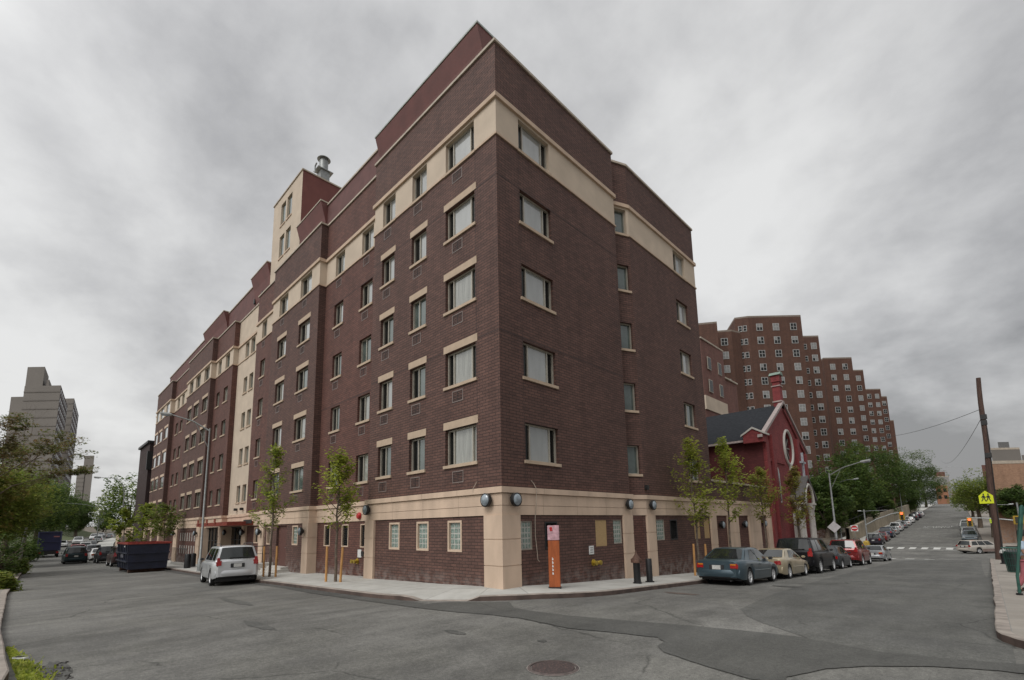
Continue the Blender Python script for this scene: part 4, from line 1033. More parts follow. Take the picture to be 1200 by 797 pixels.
# left street
make_car('minivan', 'dark green grey people carrier driving away in the middle of the left street', 'car', ('dark_teal', (.03, .045, .05), .3), -60.5, -6.1, R_(180), name='moving_car', scale=1.03)
make_car('suv', 'dark maroon sport utility car parked just beyond the navy skip', 'car', ('maroon_dark', (.05, .03, .03), .3), -45.4, -3.75, R_(180), group='cars parked along the building front')
make_car('suv', 'pale silver blue car parked between the dark maroon car and the navy skip', 'car', ('silver_blue', (.40, .43, .46), .5), -40.2, -3.55, R_(180), group='cars parked along the building front', scale=.95)
make_car('suv', 'bright red sport utility car driving far down the left street', 'car', ('red', (.20, .02, .025), .3), -80, -4.9, R_(179), name='moving_car', far=True)
FARL = [(-57, -3.75, ('charcoal', (.05, .05, .055), .3), 'suv', 'charcoal sport utility car parked past the maroon one at the right kerb'), (-66, -3.75, ('white', (.60, .60, .59), .1), 'sedan', 'white saloon parked at the right kerb under the narrow street tree'), (-75, -3.7, ('mid_grey', (.22, .23, .24), .4), 'minivan', 'mid grey people carrier parked at the right kerb past the narrow tree'), (-90, -3.7, ('wine', (.17, .02, .025), .3), 'sedan', 'wine red saloon parked at the right kerb where the street bends'), (-103, -3.7, ('white', (.60, .60, .59), .1), 'suv', 'white sport utility car parked at the right kerb where the street bends'), (-118, -3.0, ('charcoal', (.05, .05, .055), .3), 'sedan', 'charcoal saloon parked on the near side past the red car'), (-128, -7.8, ('white', (.60, .60, .59), .1), 'sedan', 'white saloon at the left kerb past the box truck'), (-140, -6.0, ('white', (.60, .60, .59), .1), 'suv', 'white sport utility car coming up the middle of the left street'),
        (-150, -3.0, ('pale_grey', (.40, .42, .42), .3), 'minivan', 'pale grey van on the right side far down the left street'), (-160, -7.5, ('charcoal', (.05, .05, .055), .3), 'sedan', 'charcoal saloon at the left kerb far down the street'),
        (-172, -5.5, ('white', (.60, .60, .59), .1), 'minivan', 'white van in the middle of the street near the vanishing point'), (-185, -3.2, ('mid_grey', (.22, .23, .24), .4), 'sedan', 'mid grey saloon on the right side near the vanishing point'), (-200, -7.2, ('silver', (.44, .45, .46), .55), 'sedan', 'silver saloon on the left side near the vanishing point')]
for x, y, c, kd, lb in FARL: make_car(kd, lb, 'car', c, x, y+off(x), (R_(180) if y > -5 else 0)-math.atan(.0016*max(0, -x-65)), group='cars far down the left street', far=True, name='distant_car')

# box truck at the left kerb
t = thing('box_truck', 'navy blue box truck parked at the left kerb under the trees', 'truck', (-84, -7.7, hgt(-84, -7.7)), R_(180))
NAVY = mat('truck_navy', (.015, .017, .055), .5, .1, 2)
mb = MB(); mb.box(-3.2, -1.15, .95, 1.9, 1.15, 3.5, 0, None, .03); mb.build('cargo_box', [NAVY], t)
mb = MB(); mb.box(-3.28, -1.18, .9, -3.19, -1.06, 3.52); mb.box(-3.28, 1.06, .9, -3.19, 1.18, 3.52); mb.box(-3.28, -1.06, 3.4, -3.19, 1.06, 3.52); mb.box(-3.26, -1.0, 2.1, -3.2, 1.0, 2.14); mb.build('door_frame', [mat('truck_frame', (.05, .055, .11), .5)], t)
mb = MB(); mb.box(-3.222, -.95, 2.75, -3.203, -.35, 2.9); mb.build('box_lettering', [mat('faded_red', (.30, .12, .12), .6)], t)
mb = MB(); mb.box(-3.2, -.95, .55, 3.6, .95, .92, 0, None, .02); mb.box(-3.35, -1.1, .45, -3.2, 1.1, .6); mb.build('chassis', [BLACK], t)
mb = MB(); mb.prism([(2.0, .7), (3.9, .7), (4.0, 1.3), (3.75, 1.5), (3.1, 2.3), (2.0, 2.35)], -1.05, 1.05, 0, 'y'); mb.build('cab', [NAVY], t)
mb = MB(); mb.box(-3.36, .75, .62, -3.3, 1.0, .8); mb.box(-3.36, -1.0, .62, -3.3, -.75, .8); mb.build('tail_light', [REDL], t)
to, ao = wheel_meshes(.42)
for a in (-2.0, 2.9):
    for sd in (1, -1):
        w = to.copy(); COL.objects.link(w); w.parent = t; w.location = (a, sd*.95, .42); w.rotation_euler = (0, 0, 0 if sd < 0 else math.pi); q = ao.copy(); COL.objects.link(q); q.parent = w
# ------------------------------------------------------------------ street furniture
def side_z(x, y): return hgt(x, y)+.14
# navy roll-off skip
t = thing('dumpster', 'navy blue roll off skip with rusty red rim standing at the kerb', 'skip', (-33.6, -4.0, hgt(-33.6, -4.1)), R_(1))
SKIP = mat('skip_navy', (.011, .014, .032), .55, .25, 2.5); SKR = mat('skip_rim_red', (.24, .035, .025), .65, .3, 5)
mb = MB(); pr = [(-1.05, .28), (1.05, .28), (1.15, 1.95), (-1.15, 1.95)]
mb.prism(pr, -1.5, 3.0, 0, 'x'); mb.build('hopper', [SKIP], t)
mb = MB()
for y0, y1 in ((-1.22, -1.1), (1.1, 1.22)): mb.box(-1.55, y0, 1.93, 3.05, y1, 2.06)
mb.box(-1.55, -1.1, 1.93, -1.45, 1.1, 2.06); mb.box(2.95, -1.1, 1.93, 3.05, 1.1, 2.06); mb.build('rim', [SKR], t)
for k in range(7):
    mb = MB(); x = -1.4+k*.72; mb.prism([(-1.1, .3), (-1.06, .3), (-1.16, 1.92), (-1.2, 1.92)], x-.05, x+.05, 0, 'x'); mb.build('rib', [SKIP], t)
for z in (.75, 1.3):
    mb = MB(); mb.box(-1.56, -1.22, z, 3.0, -1.08, z+.09); mb.box(2.99, -1.15, z, 3.06, 1.15, z+.09); mb.build('rail', [SKIP], t)
mb = MB(); mb.box(.3, -1.175, 1.02, 1.3, -1.15, 1.24); mb.build('skip_panel', [mat('skip_grey', (.10, .10, .12), .7, .4, 9)], t)
for x in (-1.0, 2.4):
    mb = MB(); mb.lathe([(0, -1.0), (.14, -1.0), (.14, 1.0), (0, 1.0)], 14, 0, Matrix.Rotation(R_(90), 4, 'X')); mb.build('roller', [RUST], t, (x, 0, .15))
for x in (-1.0, 2.3):
    mb = MB(); mb.box(-.12, -.03, 0, .12, 0, .1); mb.build('reflector', [WHITE], t, (x, -1.24, 1.75))

# lamp posts
def lamp_post(label, x, y, z0, H, arm, out, rise, group='street lamps', curved=False, thick=.085, base=True):
    t = thing('street_lamp', label, 'street lamp', (x, y, z0), 0, group)
    mb = MB(); mb.lathe([(.17, 0), (.17, .04), (.14, .06), (.12, .75), (thick, .82), (thick*.62, H), (0, H+.02)], 12); mb.build('post', [STEEL], t)
    d = Vector((math.cos(arm), math.sin(arm), 0))
    mb = MB()
    if curved: pts = [Vector((0, 0, H-.05)), Vector((0, 0, H+rise*.55))+d*out*.08, Vector((0, 0, H+rise*.9))+d*out*.3, Vector((0, 0, H+rise))+d*out*.62, Vector((0, 0, H+rise))+d*out]
    else:
        pts = [Vector((0, 0, H-.15))+d*.03, Vector((0, 0, H+rise*.55))+d*out*.45, Vector((0, 0, H+rise))+d*out]
        mb.tube([Vector((0, 0, H-1.2))+d*.05, Vector((0, 0, H+rise*.42))+d*out*.38], .022, 6)
    mb.tube(pts, [.05, .04]+[.035]*(len(pts)-2), 8); mb.build('arm', [STEEL], t)
    e = pts[-1]; M = Matrix.Translation(e) @ Matrix.Rotation(arm, 4, 'Z') @ Matrix.Rotation(R_(-5), 4, 'Y')
    mb = MB(); mb.box(-.05, -.15, -.07, .62, .15, .08, 0, M, .05); mb.build('lamp_head', [mat('lamp_grey', (.42, .43, .42), .45, .1, 6)], t)
    mb = MB(); mb.box(.12, -.11, -.12, .55, .11, -.07, 0, M, .02); mb.build('lamp_lens', [LAMPGL], t)
    return t
lamp_post('tall grey street lamp with braced arm on the pavement before the slotted brick panel', -24.6, -2.25, side_z(-24.6, -2.2)-.02, 9.0, R_(-112), 2.1, .75, thick=.07)
lamp_post('tall grey street lamp with braced arm beside the church porch', 1.75, 34.9, side_z(1.75, 34.9), 6.9, R_(-12), 2.3, .65)
lamp_post('slim curved street lamp rising over the skip at the end of the building', -62.5, -2.2, side_z(-62, -2.2), 7.6, R_(-110), 2.4, 1.9, curved=True)
lamp_post('slim curved street lamp far down the left street beyond the round tree', -112, -2.2+off(-112), side_z(-112, -2.2), 7.0, R_(-100), 7.5, 1.6, curved=True)
lamp_post('slim curved street lamp below the retaining wall beyond the crosswalk', -5.0, 74, hgt(0, 74)+.1, 7.4, R_(-25), 2.8, 1.9, curved=True)
lamp_post('distant curved street lamp standing on the hill beside the dark trees', xl(150)-1.2, 150, hgt(0, 150)+.1, 8.0, R_(0), 3.2, 1.8, curved=True)
lamp_post('straight pale street lamp behind the utility pole', 16.5, 70, hgt(0, 70)+.1, 9.2, R_(180), 1.2, .3)
lamp_post('faint curved street lamp far up the hill on the right', xr(250)+1.5, 250, hgt(0, 250), 14, R_(180), 5, 2, curved=True)

# traffic signals
SIGY = mat('signal_yellow', (.34, .22, .02), .5, .1, 6); SIGRED = mat('signal_red_lamp', (.6, .06, .03), .4, emit=(1, .16, .06, 1.5)); LENSD = mat('signal_dark_lens', (.03, .03, .02), .3)
def signal_head(t, M):
    mb = MB(); mb.box(-.26, -.11, -.55, .26, .13, .55, 0, M, .03); mb.build('signal_head', [SIGY], t)
    for k, mm in enumerate((SIGRED, LENSD, LENSD)):
        mb = MB(); mb.lathe([(0, .125), (.16, .125), (.16, .11)], 14, 0, M @ Matrix.Translation((0, 0, .32-.32*k)) @ Matrix.Rotation(R_(90), 4, 'X')); mb.build('signal_lamp', [mm], t)
        mb = MB(); mb.lathe([(.165, .11), (.165, .24)], 12, 0, M @ Matrix.Translation((0, 0, .32-.32*k)) @ Matrix.Rotation(R_(90), 4, 'X'), True, False); mb.build('visor', [SIGY], t)
def signal(label, x, y, H, L, dr, ty=-2.05, curve=.9, up=1.0):
    z0 = hgt(0, y)+.1; t = thing('traffic_signal', label, 'traffic signal', (x, y, z0))
    mb = MB(); mb.lathe([(.2, 0), (.2, .1), (.13, .15), (.1, .6), (.085, H), (0, H+.05)], 12); mb.build('post', [STEEL], t)
    d = Vector((dr, 0, 0)); pts = [Vector((0, 0, H*.58)), Vector((0, 0, H*.58+up*.45))+d*L*.3, Vector((0, 0, H*.58+up*.85))+d*L*.7, Vector((0, 0, H*.58+up))+d*L]
    mb = MB(); mb.tube(pts, [.085, .075, .06, .045], 8); mb.build('mast_arm', [STEEL], t)
    mb = MB(); mb.tube([(-.6, 0, H-.2), (2.6*dr, 0, H-.12)], .02, 6); mb.tube([(-.7, -.05, H-.15), (-.3, -.05, H-.15)], .08, 6); mb.build('sign_bar', [STEEL], t)
    e = pts[-1]; signal_head(t, Matrix.Translation(e+Vector((-.2*dr, -.1, -.55))))
    return t
signal('traffic signal with curved mast arm and lit red lamp at the left of the crosswalk', -1.6, 71.6, 5.0, 4.25, 1, up=1.7)
signal('traffic signal with mast arm and lit red lamp, half hidden by the utility pole', 13.2, 74.5, 5.2, 4.6, -1, up=.5)
t = thing('pedestrian_signal', 'yellow pedestrian signal box on a thin post right of the utility pole', 'traffic signal', (13.0, 69.0, hgt(0, 69)))
mb = MB(); mb.lathe([(.07, 0), (.06, 4.3), (0, 4.32)], 10); mb.build('post', [STEEL], t)
mb = MB(); mb.box(-.5, -.25, 3.0, .35, .25, 4.0, 0, None, .05); mb.build('signal_box', [SIGY], t)
mb = MB(); mb.box(-.35, -.3, 3.15, .2, -.24, 3.85, 0); mb.build('signal_face', [LENSD], t)

# signs
def sign_post(name, label, cat, x, y, z0, H, build, rz, tilt=0):
    t = thing(name, label, cat, (x, y, z0), rz); mb = MB(); mb.lathe([(.032, 0), (.032, H), (0, H+.01)], 8); mb.build('post', [STEEL], t); build(t, H); t.rotation_euler.x = tilt; return t
def diamond(t, H):
    mb = MB(); s = .43; M = Matrix.Translation((0, -.045, H-.5)) @ Matrix.Rotation(R_(45), 4, 'Y'); mb.box(-s*.72, -.006, -s*.72, s*.72, .006, s*.72, 0, M); mb.build('sign_plate', [mat('sign_aluminium', (.44, .42, .42), .5, .08, 5)], t)
sign_post('road_sign', 'plain grey diamond shaped sign at the foot of the church lamp', 'sign', 2.0, 33.2, side_z(2, 33.2), 3.1, diamond, R_(15))
def noentry(t, H):
    mb = MB(); M = Matrix.Translation((0, -.045, H-.45)) @ Matrix.Rotation(R_(90), 4, 'X')
    mb.box(-.42, -.006, H-.87, .42, .0, H-.03, 1); mb.build('sign_plate', [REDP, mat('sign_white', (.6, .6, .58), .5)], t, (0, -.04, 0))
    mb = MB(); mb.lathe([(0, .012), (.38, .012), (.38, .0)], 24, 0, M); mb.build('sign_disc', [REDP], t)
    mb = MB(); mb.box(-.28, -.064, H-.52, .28, -.058, H-.38); mb.build('sign_bar', [WHITE], t)
sign_post('road_sign', 'red and white no entry sign by the wall beyond the crosswalk', 'sign', -3.0, 72.0, hgt(0, 72)+.1, 2.9, noentry, R_(10))
def paper(t, H):
    mb = MB(); mb.box(-.28, -.05, H-.8, .28, -.04, H-.1); mb.build('sign_plate', [mat('sign_fluorescent', (.48, .62, .04), .6)], t)
sign_post('road_sign', 'small fluorescent yellow green sign under the street tree beyond the junction', 'sign', 10.9, 78, hgt(0, 78)+.1, 3.4, paper, 0)
def dia2(t, H):
    mb = MB(); M = Matrix.Translation((0, -.045, H-.4)) @ Matrix.Rotation(R_(45), 4, 'Y'); mb.box(-.33, -.006, -.33, .33, .006, .33, 0, M); mb.build('sign_plate', [mat('sign_back', (.42, .38, .32), .6)], t)
sign_post('road_sign', 'small pale diamond sign standing past the parked cars on the left street', 'sign', -58.5, -2.3, side_z(-58, -2.3), 2.7, dia2, R_(-60))

# utility pole, its school crossing sign and wires
UPX, UPY = 10.62, 36.5; uz = side_z(UPX, UPY)
t = thing('utility_pole', 'leaning dark wooden utility pole at the right kerb', 'utility pole', (UPX, UPY, uz))
top = Vector((.42, -.1, 12.6))
mb = MB(); n = 14; mb.tube([top*(k/n)+Vector((.03*math.sin(k*.9), 0, 0)) for k in range(-1, n+1)], [.21-.085*(k/n) for k in range(-1, n+1)], 12); mb.build('post', [POLEW], t)
mb = MB()
for z, w in ((9.6, .09), (9.2, .07), (6.9, .1)): mb.box(-.13+top.x*z/12.6, -.25-.0, z, .12+top.x*z/12.6+w, -.12, z+.35, 0, None, .02)
mb.tube([(.16, -.2, 0), (.16+top.x*6/12.6, -.2, 6), (.12+top.x*9/12.6, -.17, 9)], .03, 6); mb.tube([(.2, -.1, .0), (.18, -.12, 3.2)], .05, 6)
mb.build('pole_fittings', [DARKM], t)
FLU = mat('school_sign_yellow', (.60, .66, .012), .5, .04, 4)
s = thing('school_crossing_sign', 'fluorescent yellow pentagon sign with two walking figures fixed on the utility pole', 'sign', (UPX-.18, UPY-.26, uz+4.2), R_(8)); s.scale = (.78, 1, .92)
mb = MB(); mb.prism([(-.46, -.46), (.46, -.46), (.46, .12), (0, .5), (-.46, .12)], -.012, 0, 0, 'y'); mb.build('sign_plate', [FLU], s)
mb = MB()
for q, sc in ((-.15, 1.), (.15, 1.)):
    def pt(a, b): return (q+a*sc, b*sc)
    for pl_ in ([(-.07, -.02), (.06, -.02), (.08, .12), (0, .17), (-.08, .1)], [(-.07, 0), (.0, 0), (-.03, -.17), (-.14, -.3), (-.18, -.27), (-.09, -.15)], [(0, 0), (.07, 0), (.1, -.14), (.16, -.3), (.1, -.32), (.03, -.15)], [(.05, .12), (.15, .0), (.12, -.04), (.03, .04)], [(-.06, .12), (-.16, .0), (-.12, -.03), (-.03, .06)]):
        mb.prism([pt(*p) for p in pl_], -.018, -.013, 0, 'y')
    mb.lathe([(0, .018), (.058, .018), (.058, .013)], 12, 0, Matrix.Translation((q+.01, 0, .23)) @ Matrix.Rotation(R_(90), 4, 'X'))
mb.build('walking_figures', [BLACK], s)
def cable(label, a, b, sag, r=.018, name='overhead_wire'):
    a, b = Vector(a), Vector(b); mb = MB(); n = 24
    mb.tube([a.lerp(b, k/n)-Vector((0, 0, sag*4*(k/n)*(1-k/n))) for k in range(n+1)], r, 5); return tag(mb.build(name, [BLACK]), label, 'wire', 'overhead wires')
pt_ = lambda z: (UPX+top.x*z/12.6, UPY, uz+z)
cable('upper overhead wire running left from the utility pole over the street', pt_(10.4), (-5.5, 98, 17.6), 1.2)
cable('lower overhead wire running down the hill from the utility pole', pt_(9.9), (2.5, 190, 19.5), 2.0)

# hydrant, bin and bent post on the right pavement
def hydrant(label, x, y, z0, mats_, sc=1):
    t = thing('fire_hydrant', label, 'hydrant', (x, y, z0), R_(30)); t.scale = (sc,)*3
    mb = MB(); mb.lathe([(.18, 0), (.18, .04), (.13, .06), (.12, .5), (.15, .52), (.15, .56)], 16); mb.build('barrel', [mats_[0]], t)
    mb = MB(); mb.lathe([(.155, .56), (.15, .62), (.11, .71), (.05, .75), (.04, .8), (0, .81)], 16); mb.build('bonnet', [mats_[1]], t)
    for a in (0, 90, 180):
        mb = MB(); mb.lathe([(.065, .08), (.065, .19), (.05, .2), (.03, .23), (0, .23)], 12, 0, Matrix.Translation((0, 0, .42)) @ Matrix.Rotation(R_(a), 4, 'Z') @ Matrix.Rotation(R_(90), 4, 'X')); mb.build('outlet_cap', [mats_[0]], t)
    return t
hydrant('black fire hydrant with a whitish bonnet at the foot of the utility pole', 10.75, 29.6, side_z(10.75, 29.6), (BLACK, mat('hydrant_white', (.50, .50, .48), .5)), 1.1)
GREENP = mat('green_post_paint', (.022, .085, .065), .55, .25, 5)
t = thing('sign_post', 'bent dark green sign post with edge on plates at the right kerb', 'sign post', (10.66, 9.2, side_z(10.66, 9.2)), R_(44.5))
mb = MB(); mb.tube([(0, 0, -.05), (.01, 0, .12), (.02, 0, .5), (.18, 0, 1.2), (.47, 0, 2.42)], .034, 8); mb.build('post', [GREENP], t)
mb = MB(); mb.prism([(.235, 1.45), (.275, 1.45), (.49, 2.38), (.45, 2.38)], -.04, .06, 0, 'y'); mb.build('sign_plate', [GREENP], t)
mb = MB(); mb.box(-.05, -.05, -.01, .05, .05, .05); mb.build('base_shoe', [BLACK], t)
t = thing('litter_bin', 'dark green wire mesh litter bin on the right pavement behind the hydrant', 'bin', (10.98, 21.2, side_z(10.98, 21.2)))
mb = MB()
for k in range(26):
    a = 2*math.pi*k/26; mb.tube([(.30*math.cos(a), .30*math.sin(a), .03), (.38*math.cos(a), .38*math.sin(a), 1.05)], .008, 4)
for z, r in ((.03, .30), (.3, .32), (.6, .345), (.85, .365)): mb.tube([(r*math.cos(2*math.pi*k/26), r*math.sin(2*math.pi*k/26), z) for k in range(27)], .01, 4)
mb.build('basket', [GREENP], t)
mb = MB(); mb.tube([(.385*math.cos(2*math.pi*k/26), .385*math.sin(2*math.pi*k/26), 1.06) for k in range(27)], .025, 6); mb.build('rim', [GREENP], t)
mb = MB(); mb.lathe([(0, .04), (.28, .04), (.34, .9), (.2, .97), (0, .93)], 16); mb.build('bin_liner', [mat('bin_bag', (.03, .035, .035), .4, .3, 6)], t)
tag((lambda mb: (mb.box(-.3, -.2, 0, .3, .2, .12, 0, None, .04), mb.build('paper_litter', [mat('litter_paper', (.40, .38, .35), .8)], None, (11.4, 26.5, side_z(11.4, 26.5)), (0, 0, .5)))[1])(MB()), 'crumpled paper litter on the pavement beside the hydrant', 'litter')

# construction barrier by the far corner
t = thing('road_barrier', 'orange and white construction barrier on the far right corner', 'barrier', (14.0, 70.5, hgt(0, 70.5)+.1), R_(10))
for x in (-1.1, 1.1):
    mb = MB(); mb.tube([(x, -.3, 0), (x, 0, 1.25), (x, .3, 0)], .04, 6); mb.build('leg', [STEEL], t)
for z in (.65, 1.05):
    mb = MB()
    for k in range(8): mb.box(-1.3+k*.325, -.06, z, -1.3+(k+1)*.325, -.03, z+.24, k % 2)
    mb.build('board', [mat('barrier_orange', (.55, .09, .04), .5), WHITE], t)

# orange pylon and bollards near the corner
t = thing('information_pylon', 'narrow orange pylon with a pinkish white top near the street corner', 'pylon', (.86, 1.32, side_z(.9, 1.3)), R_(38))
OR = mat('pylon_orange', (.32, .078, .018), .55, .14, 3, streak=(4, 4, .8)); PK_ = mat('pylon_pink', (.50, .30, .33), .6, .22, 9, detail=8)
mb = MB(); mb.box(-.17, -.11, .05, .17, .11, 1.42, 0, None, .012); mb.build('shaft', [OR], t)
mb = MB(); mb.box(-.175, -.115, 1.425, .175, .115, 1.87, 0, None, .012); mb.build('head', [PK_], t)
mb = MB(); mb.box(-.19, -.13, 0, .19, .13, .05); mb.build('base_plate', [DARKM], t)
mb = MB(); mb.lathe([(0, .006), (.045, .006), (.045, 0)], 12, 0, Matrix.Translation((-.07, -.117, 1.78)) @ Matrix.Rotation(R_(90), 4, 'X')); mb.box(-.1, -.124, 1.70, -.02, -.117, 1.74); mb.build('pylon_emblem', [REDP], t)
mb = MB()
for k in range(5):
    z = .42+k*.105; mb.box(-.06, -.116, z, -.02, -.111, z+.05)
    mb.box(-.06, -.1165, z+.055, -.035, -.111, z+.075)
mb.build('pylon_lettering', [WHITE], t)
t = thing('bollard', 'black bollard with a rusty pointed cap near the kerb of the side street', 'bollard', (1.45, 5.05, side_z(1.45, 5.05)), 0, 'bollards before the recessed brick panel')
mb = MB(); mb.lathe([(.15, 0), (.15, .03), (.12, .04), (.12, .72), (.135, .74), (0, .75)], 18); mb.build('post', [BLACK], t)
mb = MB(); mb.lathe([(.18, .70), (.19, .76), (.13, .86), (.05, .98), (.03, 1.05), (.025, 1.12), (0, 1.13)], 14); mb.box(-.2, -.05, .74, .2, .05, .84, 0, None, .02); mb.build('cap', [RUST], t)
t = thing('bollard', 'plain flat topped black bollard right of the capped one', 'bollard', (1.42, 5.95, side_z(1.42, 5.95)), 0, 'bollards before the recessed brick panel')
mb = MB(); mb.lathe([(.11, 0), (.11, .8), (.1, .82), (0, .825)], 18); mb.build('post', [BLACK], t); mb = MB(); mb.lathe([(.16, 0), (.16, .025), (.11, .03)], 18); mb.build('base_plate', [BLACK], t)
for k, (x, y, lb) in enumerate(((-31.0, -1.3, 'left of two short black bollards on the pavement past the skip'), (-29.6, -1.9, 'right of two short black bollards on the pavement past the skip'))):
    t = thing('bollard', lb, 'bollard', (x, y, side_z(x, y)), 0, 'short bollards at the entrance')
    mb = MB(); mb.lathe([(.2, 0), (.2, .9), (.17, .96), (0, .98)], 16); mb.build('post', [BLACK], t)

# manhole
t = thing('manhole_cover', 'round rusty iron manhole cover in the asphalt at the bottom of the view', 'manhole', (5.73, -4.62, -.17+.0))
m = bpy.data.materials.new('manhole_iron'); nt, N, L, P = nodes_of(m); tc = N.new('ShaderNodeTexCoord')
ck = N.new('ShaderNodeTexVoronoi'); ck.inputs['Scale'].default_value = 26; L.new(tc.outputs['Object'], ck.inputs['Vector'])
rp = N.new('ShaderNodeValToRGB'); rp.color_ramp.elements[0].color = (.105, .066, .058, 1); rp.color_ramp.elements[1].color = (.05, .036, .034, 1); rp.color_ramp.elements[0].position = .2; rp.color_ramp.elements[1].position = .45; L.new(ck.outputs['Distance'], rp.inputs[0]); L.new(rp.outputs[0], P.inputs['Base Color']); P.inputs['Roughness'].default_value = .7
b = N.new('ShaderNodeBump'); b.inputs['Distance'].default_value = .01; b.invert = True; L.new(ck.outputs['Distance'], b.inputs['Height']); L.new(b.outputs[0], P.inputs['Normal'])
mb = MB(); mb.lathe([(.30, -.02), (.30, .016), (.285, .019), (0, .019)], 40); mb.build('cover', [m], t)
mb = MB(); mb.lathe([(.315, -.02), (.315, .02), (.345, .018), (.36, .005)], 40); mb.build('frame_ring', [mat('manhole_frame_iron', (.085, .066, .06), .8, .3, 10)], t)
mb = MB(); mb.face([(-.37*math.cos(k*math.pi/14), -.37*math.sin(k*math.pi/14), .0065) for k in range(28)]); mb.build('ring_mortar', [mat('mortar_ring', (.23, .21, .19), .9, .2, 8)], t)
# ------------------------------------------------------------------ one-storey wing and church
t = thing('low_wing', 'one storey brick wing with wide cast stone piers between the corner building and the church', 'building', (0, 0, 0))
mb = MB(); y0, y1 = 15.6, 24.95
mb.face([(-.02, y0, -3), (-.02, y1, -3), (-.02, y1, 2.12), (-.02, y0, 2.12)], 1, [(y0, -3), (y1, -3), (y1, 2.12), (y0, 2.12)])
mb.face([(-.02, y0, 2.12), (-.02, y1, 2.12), (-.02, y1, 3.95), (-.02, y0, 3.95)], 0, [(y0, 2.12), (y1, 2.12), (y1, 3.95), (y0, 3.95)])
mb.face([(-.02, y1, -3), (-12, y1, -3), (-12, y1, 3.95), (-.02, y1, 3.95)], 0, [(0, -3), (12, -3), (12, 3.95), (0, 3.95)])
mb.face([(-.02, y0, 3.9), (-.02, y1, 3.9), (-12, y1, 3.9), (-12, y0, 3.9)], 0); mb.build('brick_wall', [PUR, RED], t)
mb = MB()
for z0, z1, p in ((2.12, 2.405, .05), (2.412, 2.765, .05), (2.79, 2.97, .11)): mb.box(-.3, y0+.02, z0, p, y1+.05, z1)
mb.box(-.25, y0+.02, 2.13, .03, y1, 2.9); mb.build('cornice', [STONE], t)
mb = MB(); mb.box(-.3, y0+.02, 3.95, .06, y1+.05, 4.06); mb.build('coping', [COPE], t)
for a, b in ((17.4, 18.95), (20.75, 22.75), (24.1, 25.0)):
    mb = MB(); zz = [-3, .3, 1.15, 2.118]
    for c, d in zip(zz, zz[1:]): mb.box(-.3, a, c+.012, .1, b, d-.012)
    mb.box(-.28, a+.02, -3, .08, b-.02, 2.1); mb.build('stone_pier', [STONE], t)
for y in (16.4, 19.85, 23.4):
    q = copy_to(LP, t, (.0, y, 1.62), (0, 0, UP))

CHW = mat('church_white', (.46, .44, .40), .6, .08, 5); SLATE = mat('roof_slate', (.026, .028, .032), .9, .25, 5, spec=.1, streak=(1, 1, 6)); STG = mat('stained_glass', (.03, .035, .04), .15, .4, 5, spec=.8)
CH = thing('church', 'red painted brick church with slate roof, white rose window and bell turret on its gable', 'church', (0, 0, 0))
ya, yb, yc = 24.95, 35.6, 30.3; ez, pz = 7.55, 10.7
def gz(y): return ez+(pz-ez)*(1-abs(y-yc)/(yc-ya))
# gable front with a real round window and tall side lancets
mb = MB(); rcy, rcz, rr = 30.95, 7.35, 1.02; NS = 40
ring = [(rcy+rr*.98*math.cos(2*math.pi*k/NS), rcz+rr*1.22*math.sin(2*math.pi*k/NS)) for k in range(NS)]
outer = []
for k in range(NS):
    a = 2*math.pi*k/NS; dy, dz = math.cos(a), math.sin(a); tt = 60
    for s in [x*.02 for x in range(1, 900)]:
        y_, z_ = rcy+dy*s, rcz+dz*s
        if y_ < ya or y_ > yb or z_ < -3 or z_ > gz(y_)+.02: tt = s; break
    outer.append((rcy+dy*tt, rcz+dz*tt))
for k in range(NS):
    l = (k+1) % NS; pl_ = [ring[k], ring[l], outer[l], outer[k]]
    mb.face([(0, *p) for p in pl_], 0, pl_)
    mb.face([(0, *ring[k]), (0, *ring[l]), (-.25, *ring[l]), (-.25, *ring[k])], 0, [ring[k], ring[l], ring[l], ring[k]])
for pl_ in ([(ya, -3), (ya, 3.0), (ya+.6, -3)], ): pass
fr = mb.build('gable_front', [CHU], CH)
mb = MB(); mb.box(-.62, ya+.1, -3, -.4, yb-.1, ez-.05); mb.build('front_backing', [CHU], fr)
mb = MB(); mb.face([(.0-.18, y, z) for y, z in ring]); 
for k in range(4):
    a = math.pi*k/4; mb.box(-.17, -.04, -1.2, -.13, .04, 1.2, 1, Matrix.Translation((0, rcy, rcz)) @ Matrix.Rotation(a, 4, 'X') @ Matrix.Diagonal((1, 1, .9, 1)))
mb.build('rose_glass', [STG, mat('tracery', (.25, .22, .2), .7)], CH)
mb = MB(); mb.tube([(.03, rcy+(rr+.1)*math.cos(2*math.pi*k/NS), rcz+(rr*1.22+.1)*math.sin(2*math.pi*k/NS)) for k in range(NS+1)], .11, 8); mb.box(-.05, rcy-.18, rcz-rr*1.22-.55, .16, rcy+.18, rcz-rr*1.22-.1, 0, None, .04); mb.build('rose_surround', [CHW], CH)
def lancet(y, z0, z1, w, parent=CH):
    pts = [(y-w/2, z0), (y+w/2, z0), (y+w/2, z1-w*.8), (y+w*.28, z1-w*.25), (y, z1), (y-w*.28, z1-w*.25), (y-w/2, z1-w*.8)]
    mb = MB(); mb.prism(pts, .0, .05, 0, 'x'); o = mb.build('lancet_surround', [CHW], parent)
    q = [(y+(a-y)*.62, (z0+z1)/2+(b-(z0+z1)/2)*.92) for a, b in pts]; mb = MB(); mb.prism(q, .05, .058, 0, 'x'); mb.build('lancet_glass', [STG], o)
lancet(27.65, 3.05, 5.6, .62); lancet(33.6, 3.05, 5.6, .62)
